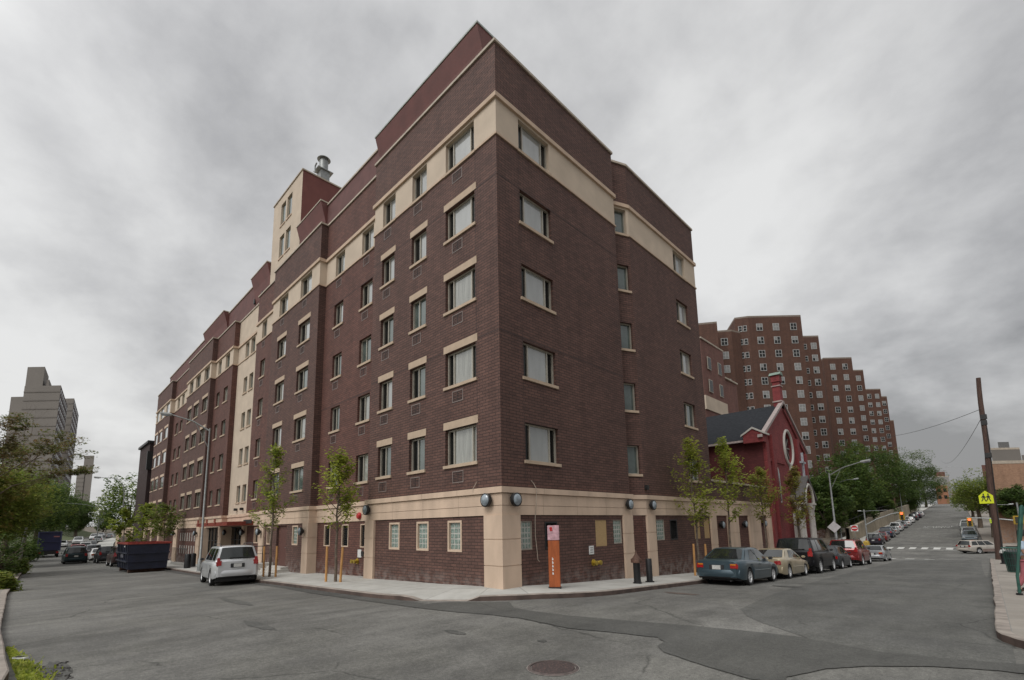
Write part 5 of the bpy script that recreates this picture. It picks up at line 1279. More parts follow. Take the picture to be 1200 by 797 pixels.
# corbelled edge, buttresses, string courses
mb = MB()
for s, y in ((1, ya), (-1, yb)):
    pr = [(y, ez-.35), (yc, pz-.35), (yc, pz+.02), (y, ez+.02)]
    mb.prism(pr, .0, .12, 0, 'x')
for y in (ya+.02, ya+1.45, 32.9, yb-.65): mb.box(-.05, y, -3, .22, y+.6, (gz(y+.3)-.75 if 26 < y < 34 else ez-.3))
mb.box(-.02, ya, 5.9, .1, 29.6, 6.1); mb.box(-.02, 32.3, 5.9, .1, yb, 6.1); mb.build('brick_pilasters', [CHU], CH)
mb = MB()
for s in (-1, 1):
    a = (yc, pz+.05); b = (yc+s*(yc-ya+.35), ez-.16)
    pr = [a, b, (b[0]+s*.35, b[1]-.0), (b[0]+s*.3, b[1]+.2), (b[0]+s*.02, b[1]+.22), (a[0], a[1]+.2)]
    mb.prism(pr, -.08, .22, 0, 'x')
mb.build('gable_coping', [mat('gable_coping_stone', (.30, .25, .235), .7, .12, 5)], CH)
mb = MB(); mb.box(-.42, yc-.31, pz-.4, .12, yc+.31, pz+1.45); mb.box(-.47, yc-.37, pz+.15, .17, yc+.37, pz+.26, 1); mb.box(-.47, yc-.37, pz+1.4, .17, yc+.37, pz+1.48, 1); mb.box(-.45, yc-.35, pz+1.78, .15, yc+.35, pz+2.3); mb.build('bell_turret', [CHU, mat('turret_band', (.36, .28, .26), .7)], CH)
mb = MB(); mb.box(-.38, yc-.28, pz+1.48, .09, yc+.28, pz+1.8); mb.build('turret_neck', [CHU], CH)
mb = MB(); mb.prism([(yc-.46, pz+2.3), (yc+.46, pz+2.3), (yc+.2, pz+2.55), (yc-.2, pz+2.55)], -.55, .25, 0, 'x'); mb.build('turret_cap', [mat('verdigris_cap', (.17, .23, .19), .6, .2, 6)], CH)
# nave
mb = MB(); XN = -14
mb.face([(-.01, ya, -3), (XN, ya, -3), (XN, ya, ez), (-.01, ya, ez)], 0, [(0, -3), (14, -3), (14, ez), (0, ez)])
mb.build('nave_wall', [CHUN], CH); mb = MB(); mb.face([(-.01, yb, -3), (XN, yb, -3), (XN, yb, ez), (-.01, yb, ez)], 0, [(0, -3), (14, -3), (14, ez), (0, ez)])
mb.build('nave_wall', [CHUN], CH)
mb = MB()
for s in (-1, 1):
    e = yc+s*(yc-ya+.3)
    mb.face([(-.28, yc, pz), (XN, yc, pz), (XN, e, ez-.15), (-.28, e, ez-.15)]); mb.face([(-.28, yc, pz-.15), (XN, yc, pz-.15), (XN, e, ez-.3), (-.28, e, ez-.3)])
mb.build('roof', [SLATE], CH)
mb = MB(); mb.box(XN, ya-.4, ez-.32, -.9, ya-.18, ez-.18); mb.build('gutter', [mat('gutter_pale', (.40, .33, .31), .6)], CH)
mb = MB(); mb.prism([(-1.05, ez-.45), (.23, ez-.45), (.23, ez+.12), (-.4, ez+.5), (-1.05, ez+.12)], ya-.55, ya+.3, 0, 'y'); mb.build('kneeler', [CHU], CH)
mb = MB()
for s in (-1, 1): mb.prism([(-.4, ez+.5), (-.4+s*.78, ez+.03), (-.4+s*.78, ez+.15), (-.4, ez+.63)], ya-.62, ya+.35, 0, 'y')
mb.build('kneeler_cap', [CHW], CH)
# porch
PO = MB(); px = .75; pc = 32.2
PO.prism([(pc-2.0, 3.1), (pc+2.0, 3.1), (pc+2.0, 3.3), (pc, 5.0), (pc-2.0, 3.3)], .02, .35, 0, 'x')
N2 = 12; arch = [(pc-1.15, 3.0)]+[(pc-1.15*math.cos(math.pi*k/N2), 3.0+1.5*math.sin(math.pi*k/N2)**.9) for k in range(1, N2)]+[(pc+1.15, 3.0)]
top_ = [(pc-2.0, 3.0), (pc-2.0, 3.35)]+[]
for k in range(N2):
    a, b = arch[k], arch[k+1]
    A = (a[0] if abs(a[0]-pc) < 1.15 else (pc-2 if a[0] < pc else pc+2), 3.4+(1-abs(a[0]-pc)/2.0)*1.6); B = (b[0] if abs(b[0]-pc) < 1.15 else (pc-2 if b[0] < pc else pc+2), 3.4+(1-abs(b[0]-pc)/2.0)*1.6)
    PO.face([(px, *a), (px, *b), (px, *B), (px, *A)], 0, [a, b, B, A]); PO.face([(px, *a), (px, *b), (px-.35, *b), (px-.35, *a)], 0, [a, b, b, a])
porch = PO.build('porch', [CHU], CH)
mb = MB(); mb.tube([(px+.04, *p) for p in arch], .11, 8); mb.build('arch_moulding', [CHW], porch)
mb = MB()
for s in (-1, 1): mb.prism([(pc, 5.0), (pc+s*2.15, 3.25), (pc+s*2.15, 3.45), (pc, 5.2)], .0, px+.12, 0, 'x')
mb.build('porch_roof', [mat('porch_roof_slate', (.09, .085, .08), .8)], porch)
for y in (pc-1.45, pc+1.45):
    for dy in (-.3, .3):
        mb = MB(); mb.lathe([(.22, -2.2), (.22, -1.3), (.17, -1.2), (.155, 2.5), (.2, 2.6), (.24, 2.75), (.24, 3.0)], 16, 0, Matrix.Translation((px-.25, y+dy, 0))); mb.build('column', [CHW], porch)
for q_ in (pc-2.05, pc+.95): mb = MB(); mb.box(px-.55, q_, 2.95, px+.03, q_+1.1, 3.1); mb.build('capital_slab', [CHW], porch)
mb = MB(); mb.box(.02, pc-1.05, -1.4, .12, pc+1.05, 3.6); mb.build('church_door', [mat('church_door_dark', (.035, .02, .018), .6)], porch)
mb = MB(); mb.box(px-.2, pc-.07, 5.1, px-.06, pc+.07, 7.0); mb.box(px-.2, pc-.6, 6.15, px-.06, pc+.6, 6.3); mb.build('cross', [mat('cross_grey', (.30, .31, .34), .5)], porch)
mb = MB()
for k in range(4): mb.box(.0, pc-2.0, -2.2, px+.9-k*.28, pc+2.0, -1.0+k*.0-.05+.0+k*.14-.2)
mb.build('porch_steps', [CONC], porch)
mb = MB()
for y in (pc-2.6, pc-2.2, pc-1.8): mb.box(.23, y-.06, -2, .30, y+.06, 2.3)
mb.build('downpipe', [CHW], CH)

# ------------------------------------------------------------------ middle block behind the wing
t = thing('brick_block', 'red brick block with a tan band rising behind the church roof', 'building', (-6.6, 32.3, 0))
mb = MB()
def prism_uv(mb, poly, z0, z1, m=0):
    acc = 0
    for a, b in zip(poly, poly[1:]+poly[:1]):
        l = math.dist(a, b); mb.face([(*a, z0), (*b, z0), (*b, z1), (*a, z1)], m, [(acc, z0), (acc+l, z0), (acc+l, z1), (acc, z1)]); acc += l
    mb.face([(*p, z1) for p in poly], m)
prism_uv(mb, [(0, 0), (.1, 5.1), (-18, 5.1), (-18, 0)], -3, 18.6); prism_uv(mb, [(-.1, 5.1), (.0, 8.5), (-18, 8.5), (-18, 5.1)], -3, 15.9); mb.build('brick_wall', [MIDB], t)
mb = MB(); mb.box(-18, -.1, 18.6, .12, 5.2, 18.75); mb.box(-18, 5.22, 15.9, .1, 8.6, 16.05); mb.build('coping', [COPE], t)
mb = MB(); mb.box(-5, -.05, 11.9, .12, 5.15, 13.2); mb.build('tan_band', [CREAM], t)
for y in (1.4, 3.9):
    for z in (13.7, 15.9):
        mb = MB(); mb.box(.08, y-.4, z, .14, y+.4, z+1.2); o = mb.build('window', [FRAME], t); mb = MB(); mb.box(.12, y-.33, z+.07, .155, y+.33, z+1.13); mb.build('pane', [DARKGL], o)

# ------------------------------------------------------------------ brick apartment towers up the hill
WHT = mat('white_window_frame', (.36, .36, .35), .5)
PW = MB()
PW.box(-.62, -.06, 0, .62, .02, 1.45, 0)
TF = PW.build('window', [WHT]); PW2 = MB()
for a, b, c, d in ((-.52, -.04, .1, .70), (.04, .52, .1, .70), (-.52, -.04, .78, 1.36), (.04, .52, .78, 1.36)): PW2.face([(a, -.066, c), (b, -.066, c), (b, -.066, d), (a, -.066, d)], 0)
TP = PW2.build('pane', [DARKGL], TF); COL.objects.unlink(TP)
TPV = [TP]
for pat in ((0, 0, 1, 1), (1, 1, 1, 1), (0, 0, 1, 0), (0, 1, 1, 1)):
    PW2 = MB()
    for mi, (a, b, c, d) in zip(pat, ((-.52, -.04, .1, .70), (.04, .52, .1, .70), (-.52, -.04, .78, 1.36), (.04, .52, .78, 1.36))): PW2.face([(a, -.066, c), (b, -.066, c), (b, -.066, d), (a, -.066, d)], mi)
    q_ = PW2.build('pane', [DARKGL, mat('tower_blind', (.20, .20, .195), .5)]); COL.objects.unlink(q_); TPV.append(q_)
rt_ = random.Random(4); COL.objects.unlink(TF)
PW = MB(); PW.box(-.34, -.06, 0, .34, .02, 1.2, 0); TFs = PW.build('window', [WHT]); PW2 = MB(); PW2.face([(-.25, -.066, .1), (.25, -.066, .1), (.25, -.066, .55), (-.25, -.066, .55)]); PW2.face([(-.25, -.066, .62), (.25, -.066, .62), (.25, -.066, 1.1), (-.25, -.066, 1.1)]); TPs = PW2.build('pane', [DARKGL], TFs); COL.objects.unlink(TFs); COL.objects.unlink(TPs)
def tower(label, corners, ztop, cols, nfl, stepz=None, fl=2.72, brickm=TOWB, limit=100):
    """corners: plan, left to right as seen; cols: (edge, fraction, small?)"""
    o0 = Vector(corners[0]); t = thing('apartment_tower', label, 'building', (o0.x, o0.y, 0), 0, 'brick apartment towers up the hill')
    mb = MB(); prism_uv(mb, [tuple(Vector(c)-o0) for c in corners], -5, ztop); mb.build('brick_wall', [brickm], t)
    mb = MB(); prism_uv(mb, [tuple((Vector(c)-o0)*1.0) for c in corners], ztop+.01, ztop+.35); mb.build('coping', [mat('tower_coping_stone', (.20, .16, .13), .8)], t)
    cnt = 0
    for k in range(nfl):
        for e, f, sm in cols:
            if cnt >= limit: return t
            a, b = Vector(corners[e]), Vector(corners[e+1]); d = (b-a); q = a+d*f-o0; n = Vector((d.y, -d.x)).normalized()
            w = (TFs if sm else TF).copy(); COL.objects.link(w); w.parent = t; w.location = (q.x, q.y, ztop-2.75-fl*k); w.rotation_euler = (0, 0, math.atan2(d.y, d.x))
            p = (TPs if sm else rt_.choice(TPV)).copy(); COL.objects.link(p); p.parent = w; cnt += 1
    return t
# front faces look back down the street; returns step away to the right
def back(poly, depth=16):
    d = Vector((-.55, .83)); a, b = Vector(poly[0]), Vector(poly[-1])
    return poly+[tuple(b+d*depth), tuple(a+d*depth)]
tower('nearest and tallest brick apartment tower, wide front with white framed windows', back([(-20.4, 84.7), (-18.29, 85.8), (-10.9, 93.07)]), 41.3, [(1, .2, 0), (1, .51, 0), (1, .84, 0), (0, .35, 1), (0, .7, 1)], 13)
tower('low left flank of the nearest brick tower with pairs of white windows', back([(-25.0, 78.5), (-20.3, 82.0), (-19.5, 84.3)], 12), 38.0, [(0, .25, 0), (0, .75, 0)], 12)
tower('narrow rooftop stair block of brick beside the nearest tower', back([(-24.3, 74.6), (-21.0, 76.8)], 6), 38.3, [], 0)
tower('set back right flank of the nearest brick tower with small windows', back([(-14.2, 104.5), (-11.0, 107.6)], 14), 41.2, [(0, .3, 1), (0, .72, 0)], 13)
tower('second brick apartment tower from the church, stepped below the nearest one', back([(-13.6, 124.5), (-8.6, 129.4)], 18), 41.0, [(0, .3, 0), (0, .73, 0)], 12)
tower('slim right flank of the second brick tower', back([(-10.6, 141.6), (-8.4, 143.8)], 14), 41.0, [(0, .5, 0)], 12)
tower('third brick apartment tower from the church, further up the hill', back([(-12.0, 168.6), (-8.2, 172.4)], 18), 41.3, [(0, .3, 0), (0, .75, 0)], 11)
tower('slim right flank of the third brick tower', back([(-9.6, 182.4), (-8.0, 184)], 14), 41.0, [(0, .5, 0)], 11)
tower('farthest brick apartment tower, only its thin top edge showing above the trees', back([(-13.2, 233), (-11.6, 234.4)], 16), 41.0, [], 0)

# ------------------------------------------------------------------ grey concrete towers on the left skyline
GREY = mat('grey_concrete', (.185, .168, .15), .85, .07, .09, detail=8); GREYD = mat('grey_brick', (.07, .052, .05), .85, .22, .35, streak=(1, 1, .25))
GREYF = mat('grey_floor_band', (.165, .149, .133), .85, .06, .1)
def slab(label, px0, px1, pxs, d, ds, pyt, shoulders=(), group='grey concrete towers'):
    """front slab from px0 to px1, its side running back to pxs"""
    A, B = at(px0, pyt, d), at(px1, pyt, d); Cc = at(pxs, pyt, ds) if pxs else None
    zt = (A.z+B.z)/2; t = thing('concrete_tower', label, 'building', (A.x, A.y, 0), 0, group)
    o = Vector((A.x, A.y)); b = Vector((B.x, B.y))-o; c = (Vector((Cc.x, Cc.y))-o) if Cc else b+Vector((-14, 5))
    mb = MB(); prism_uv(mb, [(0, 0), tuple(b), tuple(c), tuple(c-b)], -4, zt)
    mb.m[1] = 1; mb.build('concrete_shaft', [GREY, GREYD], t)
    for k, (q0, q1, pt2, nm) in enumerate(shoulders):
        P0, P1 = at(q0, pt2, d+1.5), at(q1, pt2, d+1.5); u, v = Vector((P0.x, P0.y))-o, Vector((P1.x, P1.y))-o
        mb = MB(); prism_uv(mb, [tuple(u), tuple(v), tuple(v+(c-b)*.4), tuple(u+(c-b)*.4)], -4, (P0.z+P1.z)/2); mb.build(nm, [GREY], t)
    mb = MB(); n = Vector((b.y, -b.x)).normalized()*.12
    for k in range(int((zt-2)/2.8)):
        z = zt-2.2-k*2.8; mb = MB(); mb.face([(n.x, n.y, z), (b.x+n.x, b.y+n.y, z), (b.x+n.x, b.y+n.y, z+.35), (n.x, n.y, z+.35)]); mb.build('floor_band', [GREYF], t)
    # strips of windows on the dark flank
    s = c-b; sn = Vector((s.y, -s.x)).normalized()*.05; mb = MB()
    for k in range(int((zt-3)/2.8)):
        for j in range(7):
            z = zt-2.4-k*2.8; p, q = b+s*(j+.25)/7+sn, b+s*(j+.65)/7+sn
            mb.face([(p.x, p.y, z), (q.x, q.y, z), (q.x, q.y, z+1.3), (p.x, p.y, z+1.3)])
    mb.build('window_strip', [mat('tower_glass_dark', (.05, .055, .06), .2, .3, .5)], t)['kind'] = 'stuff'
    return t
slab('stepped grey concrete tower, leftmost and nearest on the left skyline', 29, 71.5, 82, 152, 178, 452, ((32.5, 52.7, 430, 'lift_head'), (13, 33, 465, 'left_shoulder'), (55, 58, 445, 'flue')))
slab('tall grey concrete tower just right of the stepped one, seen edge on', 75.5, 87, 94.5, 186, 214, 467)
slab('small distant grey tower with a raised right half, farthest on the left skyline', 91, 100, 101, 318, 326, 547, ((99.3, 110.4, 534, 'raised_half'),))
t = thing('dark_building', 'dark narrow brick building just past the far end of the corner building', 'building', (-66, .2, 0))
mb = MB(); prism_uv(mb, [(-7, 0), (.6, 0), (.6, 14), (-7, 14)], -4, 13.3); mb.build('brick_wall', [brick('soot_brick', (.05, .028, .024), (.035, .02, .02), (.03, .02, .02))], t)
mb = MB(); mb.box(-7.1, -.25, 13.3, .7, 14.1, 13.6); mb.box(.4, -.2, 9.8, .75, .4, 12.2); mb.build('coping', [DARKM], t)
t = thing('low_wall', 'low pale stone faced wall and pier along the pavement past the end of the corner building', 'wall', (-66, .4, 0))
mb = MB(); mb.box(-26, 0, -4, 2.4, .4, 2.35); mb.box(-26, -.1, 2.35, 2.4, .5, 2.6); mb.build('wall_panel', [STONE], t)
for x in (-22, -11, -4, 1.2):
    mb = MB(); mb.box(x, -.12, -4, x+.9, .3, 2.3); mb.build('stone_pier', [STONE2], t)

# ------------------------------------------------------------------ far ends of the streets
def block(label, px0, px1, pyt, d, depth=15, m=TANB, z0=-4, name='distant_building', trims=True, wins=0, group=None):
    A, B = at(px0, pyt, d), at(px1, pyt, d); o = Vector((A.x, A.y)); b = Vector((B.x, B.y))-o; n = (Vector((B.x, B.y)) if px0 < 600 else o).copy(); n = (n-Vector((CAM.x, CAM.y))).normalized()*depth; zt = (A.z+B.z)/2
    t = thing(name, label, 'building', (o.x, o.y, 0), 0, group); mb = MB(); prism_uv(mb, [(0, 0), tuple(b), tuple(b+n), tuple(n)], z0, zt); mb.build('wall', [m], t)
    if trims:
        mb = MB(); e = -n.normalized()*.05; mb.prism([tuple(e), tuple(b+e), tuple(b+n), tuple(n)], zt, zt+.4, 0); mb.build('coping', [COPE], t)
    if wins:
        for k in range(wins):
            for z in (zt-3.2, zt-6.6):
                q = b*((k+.5)/wins)-n.normalized()*.05; w = .8; mb = MB(); dd = b.normalized()
                mb.face([(q.x-dd.x*w, q.y-dd.y*w, z), (q.x+dd.x*w, q.y+dd.y*w, z), (q.x+dd.x*w, q.y+dd.y*w, z+1.7), (q.x-dd.x*w, q.y-dd.y*w, z+1.7)]); mb.build('window', [DARKGL], t)
    return t
block('wide tan brick building behind the trees at the right edge', 1160, 1240, 543, 62, 20, TANB)
block('long grey roofed building above the tan brick one at the right edge', 1161, 1195, 527, 95, 14, GREY, wins=0)
block('stacked grey stair block on top of the skyline at the right edge', 1169, 1182, 518, 98, 6, mat('dark_grey_block', (.12, .12, .12), .8), trims=False)
block('grey flat at the far right edge of the skyline', 1197, 1230, 533, 120, 10, GREY, trims=False)
block('grey topped building closing the street at the crest of the hill', 1094, 1112, 559, 240, 14, mat('pale_render', (.27, .26, .25), .85, .08, .3), wins=0)
block('orange brick house at the crest of the hill', 1096, 1110, 569, 236, 1.5, mat('orange_brick', (.30, .14, .08), .85, .1, .5), wins=2)
block('reddish building beyond the crest of the hill', 1095, 1107, 553, 262, 9, MIDB, trims=False)
block('pinkish low house right of the crest of the hill', 1112, 1123, 577, 240, 10, mat('pink_house', (.28, .20, .18), .85, .1, .5))
block('far small block of flats beyond the end of the left street', 117, 131, 598, 380, 12, mat('far_grey', (.14, .14, .15), .9), trims=False)
block('dark narrow tower behind the utility pole', 1150, 1157, 545, 130, 8, MIDB, trims=False)
# retaining wall and low garden wall beyond the crossing
t = thing('retaining_wall', 'long beige retaining wall rising along the hill left of the parked cars', 'wall', (0, 0, 0))
mb = MB(); ys = frange(76, 212, 4); RWM = mat('retaining_beige', (.30, .25, .18), .9, .14, .6, detail=9)
for a, b in zip(ys, ys[1:]):
    xa, xb = xl(a)-1.9, xl(b)-1.9; ha, hb = [hgt(0, q)+2.35+.7*sstep((q-80)/30) for q in (a, b)]
    mb.face([(xa, a, -4), (xb, b, -4), (xb, b, hb), (xa, a, ha)]); mb.face([(xa, a, ha), (xb, b, hb), (xb-.5, b, hb), (xa-.5, a, ha)]); mb.face([(xa-.5, a, -4), (xb-.5, b, -4), (xb-.5, b, hb), (xa-.5, a, ha)])
mb.build('wall_face', [RWM], t)
mb = MB()
for a, b in zip(ys[:-5], ys[1:-4]):
    xa, xb = xl(a)-1.95, xl(b)-1.95; ha, hb = [hgt(0, q)+2.35+.7*sstep((q-80)/30) for q in (a, b)]
    mb.tube([(xa-.3, a, ha+.02), (xa-.3, a, ha+1.1)], .03, 5); mb.tube([(xa-.3, a, ha+1.08), (xb-.3, b, hb+1.08)], .03, 5)
mb.build('wall_railing', [DARKM], t)
t = thing('brick_annex', 'low dark red brick building under the trees beyond the church', 'building', (-8, 60, 0))
mb = MB(); mb.box(-12, -9, -4, 0, 6, .9); mb.build('wall', [CHU], t); mb = MB(); mb.box(-12.2, -9.2, .9, .2, 6.2, 1.15); mb.build('coping', [DARKM], t)
tag((lambda mb: (mb.box(-.35, -.35, 0, .35, .35, .75, 0, None, .05), mb.lathe([(.0, .75), (.34, .75), (.3, .9), (0, .98)], 14), mb.build('yellow_bin', [mat('bin_yellow', (.40, .27, .04), .6, .2, 5)], None, (-1.4, 69, hgt(0, 69)+.12)))[2])(MB()), 'dull yellow bin standing by the traffic signal post', 'bin')
# ------------------------------------------------------------------ vegetation
def leafm(name, cs, rough=.6, transl=.25):
    out = []
    for k, c in enumerate(cs):
        m = mat(f'{name}_{k}', c, rough, .18, 1.5); nt = m.node_tree; P = nt.nodes['Principled BSDF']; tb = nt.nodes.new('ShaderNodeBsdfTranslucent'); mx_ = nt.nodes.new('ShaderNodeMixShader'); mx_.inputs[0].default_value = .55; nt.links.new(P.inputs['Base Color'].links[0].from_socket, tb.inputs['Color']); nt.links.new(P.outputs[0], mx_.inputs[1]); nt.links.new(tb.outputs[0], mx_.inputs[2]); nt.links.new(mx_.outputs[0], nt.nodes['Material Output'].inputs[0])
        out.append(m)
    return out
SPRING = leafm('spring_leaf', [(.29, .34, .045), (.35, .40, .055), (.21, .26, .035), (.40, .42, .08)])
SPRY = leafm('yellow_leaf', [(.33, .33, .06), (.26, .29, .05), (.34, .27, .08), (.23, .29, .05)])
DEEP = leafm('deep_leaf', [(.075, .125, .028), (.10, .155, .034), (.055, .092, .022), (.125, .175, .045)])
MID = leafm('mid_leaf', [(.17, .225, .04), (.21, .26, .048), (.12, .165, .032), (.25, .27, .06)])
OLIVE = leafm('olive_leaf', [(.19, .185, .045), (.23, .19, .05), (.13, .13, .035), (.23, .15, .05)])
BRONZE = leafm('bronze_leaf', [(.15, .15, .05), (.19, .125, .06), (.11, .135, .04), (.19, .165, .07)])
def leaf_cloud(mb, centres, per, size, rnd, flat=.6, nm=4, squash=.8):
    """leaf sized folded faces scattered round clump centres (x, y, z, r)"""
    for cx, cy, cz, r in centres:
        bias = rnd.randrange(nm)
        for _ in range(per):
            while True:
                v = Vector((rnd.uniform(-1, 1), rnd.uniform(-1, 1), rnd.uniform(-1, 1)))
                if .05 < v.length < 1: break
            v = v*(v.length**-.35)
            p = Vector((cx+v.x*r, cy+v.y*r, cz+v.z*r*squash))
            s = size*rnd.uniform(.6, 1.3); a = rnd.uniform(0, 6.28); tl = rnd.uniform(-flat, flat)
            u = Vector((math.cos(a), math.sin(a), tl*.8)).normalized(); w = Vector((-math.sin(a), math.cos(a), rnd.uniform(-flat, flat))).normalized()
            m = bias if rnd.random() < .55 else rnd.randrange(nm)
            q = u.cross(w)*s*.18
            mb.face([p-u*s, p-w*s*.5+q, p+u*s*.9, p+w*s*.5+q], m)
def young_tree(label, x, y, H, crown0, seed, leaves=SPRING, per=16, wid=1., size=.08, name='young_tree', zb=None, group='young street trees', dens=1.45):
    rnd = random.Random(seed); z0 = side_z(x, y) if zb is None else zb
    t = thing(name, label, 'tree', (x, y, z0), 0, group)
    tr = MB(); bend = [Vector((rnd.uniform(-.05, .05)*k*.3, rnd.uniform(-.05, .05)*k*.3, H*k/8)) for k in range(9)]
    tr.tube([Vector((0, 0, -.15))]+bend, [.062]+[.055*(1-k/9)+.008 for k in range(9)], 8)
    cl = []
    for k in range(int(30*dens)):
        f = rnd.uniform(0, 1); z = crown0+(H-crown0)*f*.93; a = rnd.uniform(0, 6.28); ln = wid*(1.0-.72*f)*rnd.uniform(.45, 1.1)*(.75+.5*math.sin(f*3.1))
        b = bend[min(7, int(z/H*8))]; p0 = Vector((b.x, b.y, z)); p1 = p0+Vector((math.cos(a)*ln*.5, math.sin(a)*ln*.5, ln*.45)); p2 = p0+Vector((math.cos(a)*ln, math.sin(a)*ln, ln*.95+.1))
        tr.tube([p0, p1, p2], [.016, .011, .005], 5)
        for q, rr in ((p1, .22), (p2, .27), (p0.lerp(p2, .75), .2)): cl.append((q.x, q.y, q.z, rr*rnd.uniform(.7, 1.25)))
    cl.append((bend[8].x, bend[8].y, H, .2)); cl.append((bend[8].x, bend[8].y, H-.3, .25))
    tr.build('trunk', [BARK], t)
    mb = MB(); leaf_cloud(mb, cl, per, size, rnd, .8); mb.build('crown', leaves, t); return t
young_tree('young staked maple with bright green leaves before the louvred brick panel', -7.95, -1.35, 5.2, 1.9, 3, per=15, wid=.86)
young_tree('young staked tree with darker leaves before the stair door, behind the silver car', -14.1, -1.7, 6.2, 1.9, 14, SPRING[:2]+MID[:2], per=15, wid=1.0)
def stake(x, y, lb, H=1.35, lean=0):
    mb = MB(); mb.tube([(0, 0, -.2), (lean*.5, 0, H*.5), (lean, 0, H)], [.05, .048, .045], 8); mb.lathe([(.047, 0), (.047, .012)], 8, 0, Matrix.Translation((lean, 0, H)))
    return tag(mb.build('tree_stake', [WOODST], None, (x, y, side_z(x, y))), lb, 'tree stake', 'wooden tree stakes')
stake(-8.35, -1.55, 'upright wooden stake left of the bright green maple')
stake(-7.55, -1.35, 'leaning wooden stake right of the bright green maple', 1.3, .12)
stake(-14.6, -1.8, 'wooden stake left of the tree behind the silver car', 1.4, -.1); stake(-13.6, -1.6, 'wooden stake right of the tree behind the silver car', 1.4)
young_tree('young tree with loose pale leaves standing behind the steel blue saloon', 1.05, 11.0, 6.0, 1.9, 21, SPRING[:2]+SPRY[:2], per=15, wid=1.0)
stake(.98, 10.7, 'wooden stake left of the tree behind the steel blue saloon', 1.35, .02); stake(1.2, 11.45, 'wooden stake right of the tree behind the steel blue saloon', 1.35)
young_tree('tall young tree with bright leaves before the church nave', 1.0, 15.0, 6.7, 2.2, 22, SPRING, per=17, wid=1.0)
young_tree('young tree with yellowish leaves before the wide stone piers', 1.0, 20.5, 5.7, 2.4, 23, SPRY, per=18, wid=1.05)
young_tree('young tree with reddish yellow leaves in front of the church front', 1.15, 26.9, 6.5, 2.0, 24, SPRY[:3]+BRONZE[1:2], per=20, wid=1.2, size=.09)
young_tree('small street tree behind the skip, nearer the building wall', -41.5, -1.4, 5.0, 2.0, 31, MID, per=16, wid=1.5, size=.11)
young_tree('small street tree behind the pale silver blue car', -50.0, -1.5, 5.6, 1.5, 32, MID[:2]+SPRING[:2], per=14, wid=1.7, size=.14)
young_tree('narrow pale green street tree by the curved lamp on the left street', -61.5, -2.0, 6.0, .9, 33, SPRING[:2]+MID[:2], per=16, wid=1.5, size=.16)
def tree(label, c, rad, hz, seed, leaves, n=46, per=70, size=.28, trunk=True, name='tree', group=None, zg=None, squash=.8, clump=.34, core=True):
    rnd = random.Random(seed); zg = hgt(c[0], c[1]) if zg is None else zg
    t = thing(name, label, 'tree' if name != 'shrub' else 'shrub', (c[0], c[1], zg), 0, group)
    cz = c[2]-zg; cl = []
    for _ in range(n):
        while True:
            v = Vector((rnd.uniform(-1, 1), rnd.uniform(-1, 1), rnd.uniform(-1, 1)))
            if v.length < 1: break
        v = v*(v.length**-.45 if v.length > .1 else 1); q = rnd.uniform(.75, 1.15)
        cl.append((v.x*rad*q*.82, v.y*rad*q*.82, cz+v.z*hz*q*.82, rad*clump*rnd.uniform(.6, 1.25)))
    if trunk:
        tr = MB(); h0 = max(.6, cz-hz*.6); rt = clamp(rad*.07, .08, .4)
        tr.tube([(0, 0, -.3), (rt*.3, 0, h0*.5), (0, 0, h0), (0, 0, cz)], [rt*1.3, rt, rt*.8, rt*.4], 9)
        for x_, y_, z_, r_ in cl[:14]: tr.tube([(0, 0, h0*rnd.uniform(.75, 1.1)), (x_*.45, y_*.45, lerp(h0, z_, .55)), (x_, y_, z_)], [rt*.45, rt*.28, .02], 6)
        tr.build('trunk', [BARK], t)
    mb = MB(); leaf_cloud(mb, cl, per, size, rnd, .9, len(leaves), squash); mb.build('crown', leaves, t); return t
# left bank: the trees one sees over the kerb
LB = [(-38, -13.8, 3.6, 7.0, MID[1:3]+OLIVE[:2], 'nearest tree of the left bank, rising just behind the bushes'), (-55, -13.2, 4.4, 9.2, MID, 'broad yellow green tree over the left kerb, brightest of the bank'), (-70, -13.0, 4.6, 10.2, OLIVE[:2]+MID[:2], 'olive tinged tree directly behind the brightest one on the left bank'),
      (-89, -12.0, 5.0, 11.6, MID[1:3]+DEEP[:2], 'mid green tree of the left bank standing beside the box truck'), (-110, -10.3, 5.2, 13.2, DEEP, 'dark tree of the left bank just past the box truck'), (-131, -8.6, 5.6, 14.8, DEEP[:2]+MID[1:3], 'tallest tree towards the far end of the left bank'), (-155, -5.6, 5.5, 14.2, DEEP, 'last dark tree at the far end of the left bank'), (-190, .5, 5.5, 12.8, DEEP, 'small looking dark tree where the left bank meets the skyline')]
for k, (x, y, rad, zt_, lv, lb) in enumerate(LB):
    zg_ = hgt(x, -5)+.6; hz_ = (zt_-zg_-1.4)/2; tree(lb, Vector((x, y, zt_-hz_)), rad, hz_, 50+k, lv, 84, 190, .13+.0007*abs(x), group='trees on the left bank', clump=.34, zg=zg_)
for k, (px, py, d, r, lv, lb) in enumerate([(3, 650, 30, 1.7, DEEP, 'dark bush at the left edge, nearest above the kerb'), (14, 668, 34, 1.0, MID, 'light green bush just behind the left kerb'), (30, 650, 56, 1.6, DEEP, 'dark low bush under the trees behind the pale post'), (1, 688, 21, .7, MID, 'fresh green bush low at the left edge by the kerb'), (38, 646, 66, 2.0, DEEP, 'deep shaded bush under the trees near the box truck')]):
    c = at(px, py, d); tree(lb, c, r, r*.9, 70+k, lv, 34, 60, .10 if d < 40 else .16, trunk=True, name='shrub', group='bushes on the left bank', zg=c.z-r*1.2, clump=.4)
